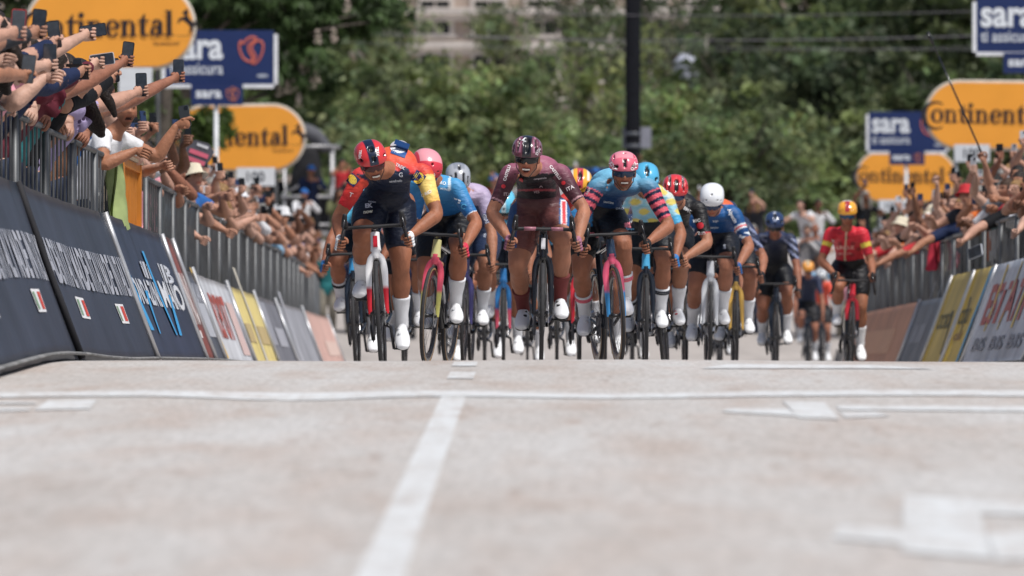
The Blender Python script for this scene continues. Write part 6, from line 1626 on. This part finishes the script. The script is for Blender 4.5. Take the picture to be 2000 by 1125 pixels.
RIDERS = [
 dict(x=745, s=300, head=(727, 316), head_y=-.05, face=(14, 22, -14), shoulders=[(702, 345), (826, 338)], elbows=[(672, 412), (858, 408)], bulge=(.02, .0, .15), hipx=.07, hipz=.02,
      crank=rad(78), lean=rad(-3), jersey=j_lead, shorts=plain('#11192c'), helmet=hcol('#d0303a', (.20, 0, 1, 0, '#16233c'), (.30, .0, .5, .5, '#d63a3c'), (.5, .80, 1, .6, '#c8ccd4')), vents='red', lens='#5a141c',
      socks='#e2e4e8', skin='#b27a5e', beard=(.16, .09, .06), mouth=.75, glove='#e6e8ea', bike=('#e8e8ea', '#e8e8ea', '#1a1a1e'), fork_tip='#c8232f', badge='#c02030', knee_out=.02, bar_deco=None, sleeve=.78,
      marks=[('shape', 'square', (780, 288), 30, 20, '#1f4f8c'), ('shape', 'oval', (778, 284), 30, 0, '#e4e6ea'), ('text', 'TREK', (738, 298), 5.5, 84, '#f0f0f0'), ('text', 'TREK', (705, 303), 5, 94, '#f0f0f0'), ('text', 'TREK', (781, 324), 6, 26, '#d8dce4'), ('text', 'G', (782, 340), 8, 0, '#d8dce4'),
             ('shape', 'square', (816, 346), 23, 35, '#1e2f66'), ('shape', 'disc', (816, 346), 23, 0, '#f2cf52'), ('text', 'LIDL', (816, 346), 7, -28, '#1e3a8c', .05), ('shape', 'disc', (814, 346), 5, 0, '#d0303a'),
             ('text', 'C·RID', (832, 377), 6, -28, '#f4f4ee'), ('shape', 'square', (688, 350), 20, 40, '#1e2f66'), ('shape', 'oval', (687, 349), 17, 60, '#f2cf52'), ('text', 'EK', (717, 399), 8, -6, '#dfe3ea', .05), ('text', 'now', (716, 412), 7, -8, '#e8ecd8', .04),
             ('text', 'santini', (723, 391), 4, 8, '#cfd6e0'), ('text', 'se', (795, 464), 6, 0, '#e4e8ee', .05), ('text', 'segafredo', (772, 352), 4.5, -4, '#c4ccd8'), ('shape', 'stroke', (760, 356), 10, -6, '#0a0f1c'), ('text', 'T', (684, 379), 8, 20, '#f0e0e0')],
      label='rider in red helmet, navy shorts and red and yellow sleeves, foremost on a white bicycle', bike_label='white road bicycle with red fork tips under the red helmeted lead rider'),
 dict(x=1057, s=294, head=(1029, 306), head_y=-.02, face=(-2, 12, 3), shoulders=[(996, 338), (1096, 338)], elbows=[(960, 410), (1140, 405)], bulge=(.0, .0, .10), hipx=-.03, crank=rad(192), lean=rad(1), jersey=j_castelli, shorts=s_castelli,
      helmet=hcol('#71404f', (.20, 0, 1, 0, '#1a1a22'), (.06, .1, .7, .30, '#a87088'), (.07, .1, .6, .62, '#8c5a6c')), vents='slots', lens='#14161e', socks=['#6e302f', '#6e302f'], sock_t=.56, skin='#c08a70', mouth=1.0, glove='#a06a80',
      badge='#d8d8dc', bike=('#16161a', '#1a1a1e', '#1a1a1e'), shoe_deco='#202024', bar_deco='#a06a78', knee_out=.14,
      marks=[('shape', 'bolt', (1023, 277), 15, 10, '#eef0f4'), ('text', 'CASTELLI', (990, 337), 5.4, -72, '#e8e4e6', .03), ('text', 'CASTELLI', (1085, 335), 5.6, 52, '#e8e4e6', .03), ('shape', 'disc', (983, 363), 8, 0, '#d0303a'), ('shape', 'disc', (1101, 356), 8, 0, '#d0303a'), ('shape', 'disc', (1018, 350), 8, 0, '#c02a34'),
             ('text', 'ITA', (990, 378), 6, 0, '#cdb9bd'), ('text', 'ITA', (1114, 366), 7, -24, '#e0d4d8'), ('text', 'ITA', (1053, 359), 7, 0, '#b09aa2'), ('text', 'campagnolo', (1055, 347), 3.6, -6, '#b0a8b0'), ('text', 'VES', (1048, 371), 5, -3, '#a08a90'), ('text', 'SPEC', (1051, 297), 5, -60, '#d8d8dc')],
      label='rider in maroon jersey and maroon shorts with bared teeth and dark glasses', bike_label='black road bicycle with thin white fork edge ridden by the maroon rider'),
 dict(x=1209, s=282, head=(1218, 334), head_y=-.02, face=(4, 10, 0), shoulders=[(1166, 366), (1270, 366)], elbows=[(1128, 446), (1300, 440)], bulge=(.0, .0, .10), crank=rad(200), lean=rad(-3), yaw=rad(7.5), jersey=j_knk, shorts=s_knk, sleeve=.84,
      helmet=hcol('#e06a80', (.4, .3, 1, 0, '#e892a0')), vents='evo', lens='#27405e', socks='#e4e6ea', sock_band='#e07080', skin='#b07a60', beard=(.14, .08, .05), mouth=.85, glove='#15161a', tan=True, bike=('#26384e', '#d85a78', '#202630'), fork_tip='#3a86c0', knee_out=.10,
      marks=[('text', 'KNK', (1198, 326), 6.5, 58, '#f2eef0', .04), ('text', 'KNK', (1237, 326), 6.5, -58, '#f2eef0', .04), ('text', 'K', (1218, 316), 5, 0, '#f2eef0', .04), ('text', 'Santini', (1232, 445), 4.5, 0, '#6fb4dc'), ('text', 'ORO', (1212, 404), 5, 0, '#c0cad8'), ('shape', 'stroke', (1218, 396), 9, 0, '#0e1830'), ('text', 'SANTINI', (1190, 392), 3.6, 8, '#c8d4e0'), ('text', 'RAGT', (1150, 372), 4, -60, '#e8d0d4'), ('text', 'V', (1283, 428), 7, 0, '#e8e0e4', .04)],
      label='rider in pink helmet and blue jersey with pink striped sleeves', bike_label='road bicycle with pink and blue fork and tan tyres, its wheel turned'),
 dict(x=832, s=282, head=(832, 332), head_y=.02, face=(14, 36, 8), shoulders=[(815, 362), (890, 366)], elbows=[(800, 440), (932, 436)], hands_px=None, bulge=(.0, .0, .035), hipx=-.02, hipz=-.03, crank=rad(188), yaw=rad(-8), lean=rad(4), jersey=j_ef, shorts=plain('#0d0e13'), tan=True,
      helmet=hcol('#d83a4a', (.6, .35, 1, 0, '#e89aa4')), vents='smooth', lens='#202028', socks='#e4e6ea', skin='#b87e62', mouth=.3, glove='#d03a50', bike=('#c9c48a', '#e0566c', '#1c1c20'), fork_tip='#c8c470', knee_out=.04,
      marks=[('text', 'OOO', (836, 342), 8, 0, '#f2f2f2', .03), ('text', 'EF', (891, 393), 11, 22, '#e6f0f6', .05), ('text', 'C', (905, 402), 10, 22, '#5cb0dc', .03), ('text', 'PRO', (862, 356), 6, 10, '#dcecf6', .03), ('text', 'MONA', (868, 368), 4, 10, '#cfe2ee'), ('text', 'NIMBL', (903, 610), 4, 60, '#303030')],
      label='rider in red and white helmet and blue jersey with pale cuffs, beside the lead rider', bike_label='road bicycle with cream head tube, pink fork and tan tyres'),
 dict(x=905, s=238, head=(894, 354), head_y=.0, face=(6, 40, 2), shoulders=[(868, 385), (944, 385)], elbows=[(850, 455), (986, 462)], bulge=(.03, .0, .12), hipx=.06, crank=rad(198), lean=rad(1), yaw=rad(-3), jersey=j_purple, shorts=plain('#28344f'), vox=.011,
      helmet=hcol('#a9adb5', (.3, .5, 1, 0, '#8d929c')), vents='grey', lens='#23262e', socks='#dadde2', skin='#b9856a', mouth=.2, bike=('#2c2c48', '#4a4678', '#1a1a22'), knee_out=.04,
      marks=[('text', 'GIANT', (951, 432), 7, 66, '#d8dae4', .03), ('text', '000', (946, 458), 4, -85, '#c0c8d8')],
      label='rider in grey vented helmet and lilac jersey fading to navy', bike_label='dark purple road bicycle under the grey helmeted rider'),
 dict(x=695, s=240, head=(733, 372), head_y=.1, face=(10, 40, 0), shoulders=[(684, 398), (768, 396)], elbows=[(618, 452), (790, 460)], bulge=(.04, .0, .12), hipx=.06, crank=rad(72), lean=rad(-2), jersey=j_lightblue, shorts=plain('#10141e'), vox=.011, sleeve=.8,
      helmet=hcol('#4fa8d0'), vents='aero', lens='#202428', socks='#d9dce2', sock_band='#20242c', skin='#ad765c', mouth=.2, glove='#2f78b8', bike=('#3c8cc0', '#202834', '#20242c'), knee_out=.16,
      marks=[('text', 'SYS', (658, 452), 8, 78, '#e8e8ec', .04)],
      label='rider in sky blue jersey half hidden behind the lead rider', bike_label='black and blue road bicycle nearest the left barrier'),
 dict(x=983, s=220, head=(984, 402), head_y=.02, face=(0, 40, 0), shoulders=[(952, 424), (1020, 424)], bulge=(.0, .0, .10), crank=rad(60), jersey=j_cyan, shorts=plain('#141a26'), vox=.013, helmet=hcol('#66c2e4', (.12, 0, 1, 0, '#d6eef6')), vents='aero', lens='#202428', socks='#e0e2e6', skin='#b07a60', mouth=.2,
      bike=('#2f6ea8', '#2f6ea8', '#1c2430'), fork_tip='#d2566c', label='rider in cyan helmet tucked behind the maroon rider', bike_label='blue road bicycle with pink fork side beside the maroon rider'),
 dict(x=1132, s=243, head=(1131, 364), head_y=.02, face=(0, 30, 4), shoulders=[(1090, 400), (1166, 398)], bulge=(.0, .0, .10), crank=rad(150), jersey=plain('#c23a36'), shorts=plain('#14161c'), vox=.013, helmet=hcol('#f0b03a', (.16, .1, .8, 0, '#c8404a'), (.1, .3, .8, .45, '#e8e4da')), vents='aero', lens='#202428', socks='#e0e2e6', skin='#b07a60', mouth=.3, glove='#16181c',
      bike=('#c8303c', '#c8303c', '#1c1c20'), marks=[('text', 'R', (1131, 512), 8, 0, '#f0f0f0', .03), ('text', 'SWEET', (1139, 370), 3.5, -30, '#2a2018')], label='rider in orange yellow helmet behind the maroon rider', bike_label='road bicycle with bright red head tube between the maroon and pink helmeted riders'),
 dict(x=1262, s=250, head=(1262, 354), head_y=.05, face=(4, 34, 0), shoulders=[(1222, 386), (1302, 388)], elbows=[(1200, 460), (1345, 470)], bulge=(.0, .0, .11), hipx=.06, crank=rad(185), jersey=j_astana, shorts=plain('#12161e'), vox=.012, helmet=hcol('#54b0da'), vents='aero', lens='#202428', socks='#e6e8ec', sock_band='#30343c', skin='#b07a60', mouth=.2, glove='#2f78b8',
      bike=('#4aa0cc', '#20242c', '#20242c'), fork_tip='#20242c', label='rider in light blue helmet with yellow and white patterned shoulder', bike_label='black road bicycle with sky blue head tube'),
 dict(x=1296, s=246, head=(1318, 376), head_y=.0, face=(2, 22, 4), shoulders=[(1288, 408), (1366, 408)], elbows=[(1262, 470), (1402, 478)], bulge=(.0, .0, .11), hipx=.10, crank=rad(190), lean=rad(-4), yaw=rad(-3), jersey=j_tudor, shorts=plain('#101014'), vox=.011, helmet=hcol('#d83a40', (.1, .2, .9, .34, '#8a6a6e')), vents='slots', lens='#2c4a78', socks='#e2e4e8', skin='#bd8a70', mouth=.8, shoe_deco='#c03040',
      bike=('#1c1c20', '#1c1c20', '#1c1c20'), bar_deco='#e0603a', marks=[('text', 'BMC', (1344, 409), 6, 30, '#d8d8da', .03), ('text', 'MIC', (1362, 430), 6, -8, '#e0e0e2', .03), ('shape', 'disc', (1369, 440), 13, 0, '#c8303c'), ('text', 'TUD', (1371, 455), 5, 0, '#e0e0e2', .03)],
      label='rider in red helmet and black jersey with red cuffs', bike_label='black road bicycle with orange bar tape beside the white helmeted rider'),
 dict(x=1385, s=234, head=(1391, 392), head_y=.0, face=(-3, 32, 0), shoulders=[(1356, 420), (1436, 418)], elbows=[(1335, 480), (1468, 486)], bulge=(.02, .0, .11), hipx=.06, crank=rad(202), lean=rad(1), jersey=j_alpecin, shorts=plain('#12151e'), vox=.011, helmet=hcol('#e9ecf0'), vents='smooth', lens='#24406c', socks='#e2e4e8', skin='#b9836a', mouth=.25, glove='#2a5a94', shoe='#eceef0',
      bike=('#b9bcc2', '#c4c7cc', '#9a9da4'), marks=[('text', 'Alpecin', (1431, 421), 7, 62, '#e6eaf0', .03), ('text', 'S', (1418, 481), 8, 0, '#d8dce4', .04), ('text', 'ALPECIN', (1398, 432), 5, 0, '#d4dce8', .03), ('text', 'canyon', (1398, 443), 4, 0, '#c0ccdc')], label='rider in plain white helmet and blue jersey on a silver bicycle', bike_label='silver road bicycle under the white helmeted rider'),
 dict(x=1438, s=216, head=(1420, 424), head_y=.05, face=(0, 35, 0), shoulders=[(1392, 446), (1460, 446)], elbows=[(1370, 500), (1490, 505)], bulge=(.02, .0, .10), hipx=.03, crank=rad(190), jersey=j_navy, shorts=plain('#12141c'), vox=.014, helmet=hcol('#2a3a5c'), vents='aero', lens='#202428', socks='#dfe1e6', skin='#b17c64', mouth=.2, glove='#16181e',
      bike=('#20242c', '#c8a050', '#20242c'), label='rider in navy kit half hidden behind the white helmeted rider', bike_label='dark road bicycle with gold fork behind the silver bicycle'),
 dict(x=1517, s=186, head=(1513, 440), head_y=.0, face=(0, 22, 0), shoulders=[(1486, 468), (1546, 468)], elbows=[(1470, 520), (1562, 520)], bulge=(.0, .0, .09), crank=rad(182), jersey=j_navy, shorts=plain('#101218'), vox=.014, helmet=hcol('#2a3c60', (.12, .2, 1, 0, '#8c96ae')), vents='aero', lens='#1a1c22', socks='#d4d6dc', skin='#a8745e', mouth=.2, glove='#20222a',
      bike=('#202630', '#202630', '#202630'), label='rider in dark navy helmet and navy kit alone behind the bunch', bike_label='dark road bicycle under the lone navy rider'),
 dict(x=1662, s=192, head=(1655, 418), head_y=.02, face=(-2, 14, 0), shoulders=[(1624, 456), (1687, 456)], elbows=[(1608, 512), (1702, 512)], grip='hoods', bulge=(.0, .0, .06), crank=rad(80), lean=rad(1.5), jersey=j_uno, marks=[('text', 'UNO-X', (1655, 482), 7, 0, '#e0b0a8', .03), ('text', 'X', (1628, 470), 6, 0, '#f0e0d0', .03), ('text', 'MOBILITY', (1655, 494), 4, 0, '#d89a94')], shorts=plain('#131318'), vox=.012, helmet=hcol('#eea838', (.15, .1, .55, 0, '#a83038'), (.3, .5, 1, 0, '#d8d2c8')), vents='smooth', lens='#2a5c84', socks='#e0e2e6', skin='#ad785e', mouth=.3, glove='#18191e',
      bike=('#c02e3a', '#b82a36', '#1a1a1e'), fork_tip='#1a1a1e', label='rider in red jersey and orange yellow helmet sitting up at far right', bike_label='red road bicycle of the rider sitting up near the right barrier'),
 dict(x=1580, s=116, head=(1578, 526), head_y=.02, face=(0, 25, 0), shoulders=[(1562, 545), (1598, 545)], bulge=(.0, .0, .08), crank=rad(60), jersey=plain('#28304a'), shorts=plain('#1a1a20'), vox=.018, helmet=hcol('#eea040', (.2, .3, 1, 0, '#e8d8b0')), vents='aero', lens='#202428', socks='#d8dade', skin='#b07c66', mouth=.1,
      bike=('#202630', '#202630', '#202630'), label='distant rider in orange helmet and navy jersey far behind the bunch', bike_label='distant dark bicycle far behind the bunch'),
 dict(x=1606, s=108, head=(1604, 540), head_y=.02, face=(0, 25, 0), shoulders=[(1588, 557), (1621, 557)], bulge=(.0, .0, .08), crank=rad(100), jersey=plain('#d8503c'), shorts=plain('#1a1a20'), vox=.018, helmet=hcol('#c8ccd0'), vents='aero', lens='#202428', socks='#d8dade', skin='#b07c66', mouth=.1,
      bike=('#30343c', '#30343c', '#30343c'), label='distant rider in orange red jersey beside the orange helmet', bike_label='distant bicycle under the orange red jersey'),
]
def extra(x, s, head, jersey, helm, label, blabel, crank=120, shorts='#12141a', **k):
    a, b = head; w = .15 * s
    return dict(x=x, s=s, head=head, head_y=.05, face=(0, 38, 0), shoulders=[(a - w * 1.15, b + .12 * s), (a + w * 1.15, b + .12 * s)], bulge=(0, 0, .10), crank=rad(crank), jersey=jersey, shorts=plain(shorts), vox=.016, helmet=hcol(helm), vents='aero', lens='#202428', socks='#dfe1e6', skin='#b07a60', mouth=.2, bike=('#22262e', '#22262e', '#22262e'), label=label, bike_label=blabel, **k)
RIDERS += [
 extra(788, 228, (770, 400), plain('#2b3350'), '#39456a', 'rider hidden behind the lead rider, one leg showing right of the white bicycle', 'dark bicycle hidden behind the white one', 200),
 extra(1088, 214, (1052, 400), j_cyan, '#8cc8e0', 'rider in pale blue seen between the legs of the maroon rider', 'dark bicycle seen just right of the black one', 70),
 extra(946, 206, (935, 410), plain('#3c5c8c'), '#30405c', 'rider in steel blue hidden behind the lilac jersey', 'dark bicycle right of the purple one', 100),
 extra(1340, 212, (1336, 420), plain('#20345c'), '#20263a', 'rider in dark blue between the red and white helmets', 'dark bicycle left of the silver one', 210),
 extra(1182, 226, (1170, 384), plain('#30507c'), '#38507c', 'rider in blue behind the left shoulder of the pink helmeted rider', 'dark bicycle left of the tan tyred one', 100),
 extra(868, 186, (868, 446), plain('#26304a'), '#2a3048', 'rider in navy low behind the blue jersey with pale cuffs', 'dark bicycle behind the cream and pink one', 80),
 extra(1030, 182, (1034, 450), plain('#2c2c34'), '#34343c', 'rider in charcoal far behind the maroon rider', 'dark bicycle far behind the black one', 100),
 extra(1236, 184, (1236, 446), plain('#1e2840'), '#2a3450', 'rider in navy far behind the pink helmeted rider', 'dark bicycle far behind the tan tyred one', 60),
 extra(1408, 176, (1404, 456), plain('#22304c'), '#2c3a58', 'rider in dark blue far behind the white helmeted rider', 'dark bicycle far behind the silver one', 150)]
for sp in RIDERS: make_rider(sp)
bpy.data.scenes.remove(TMP)
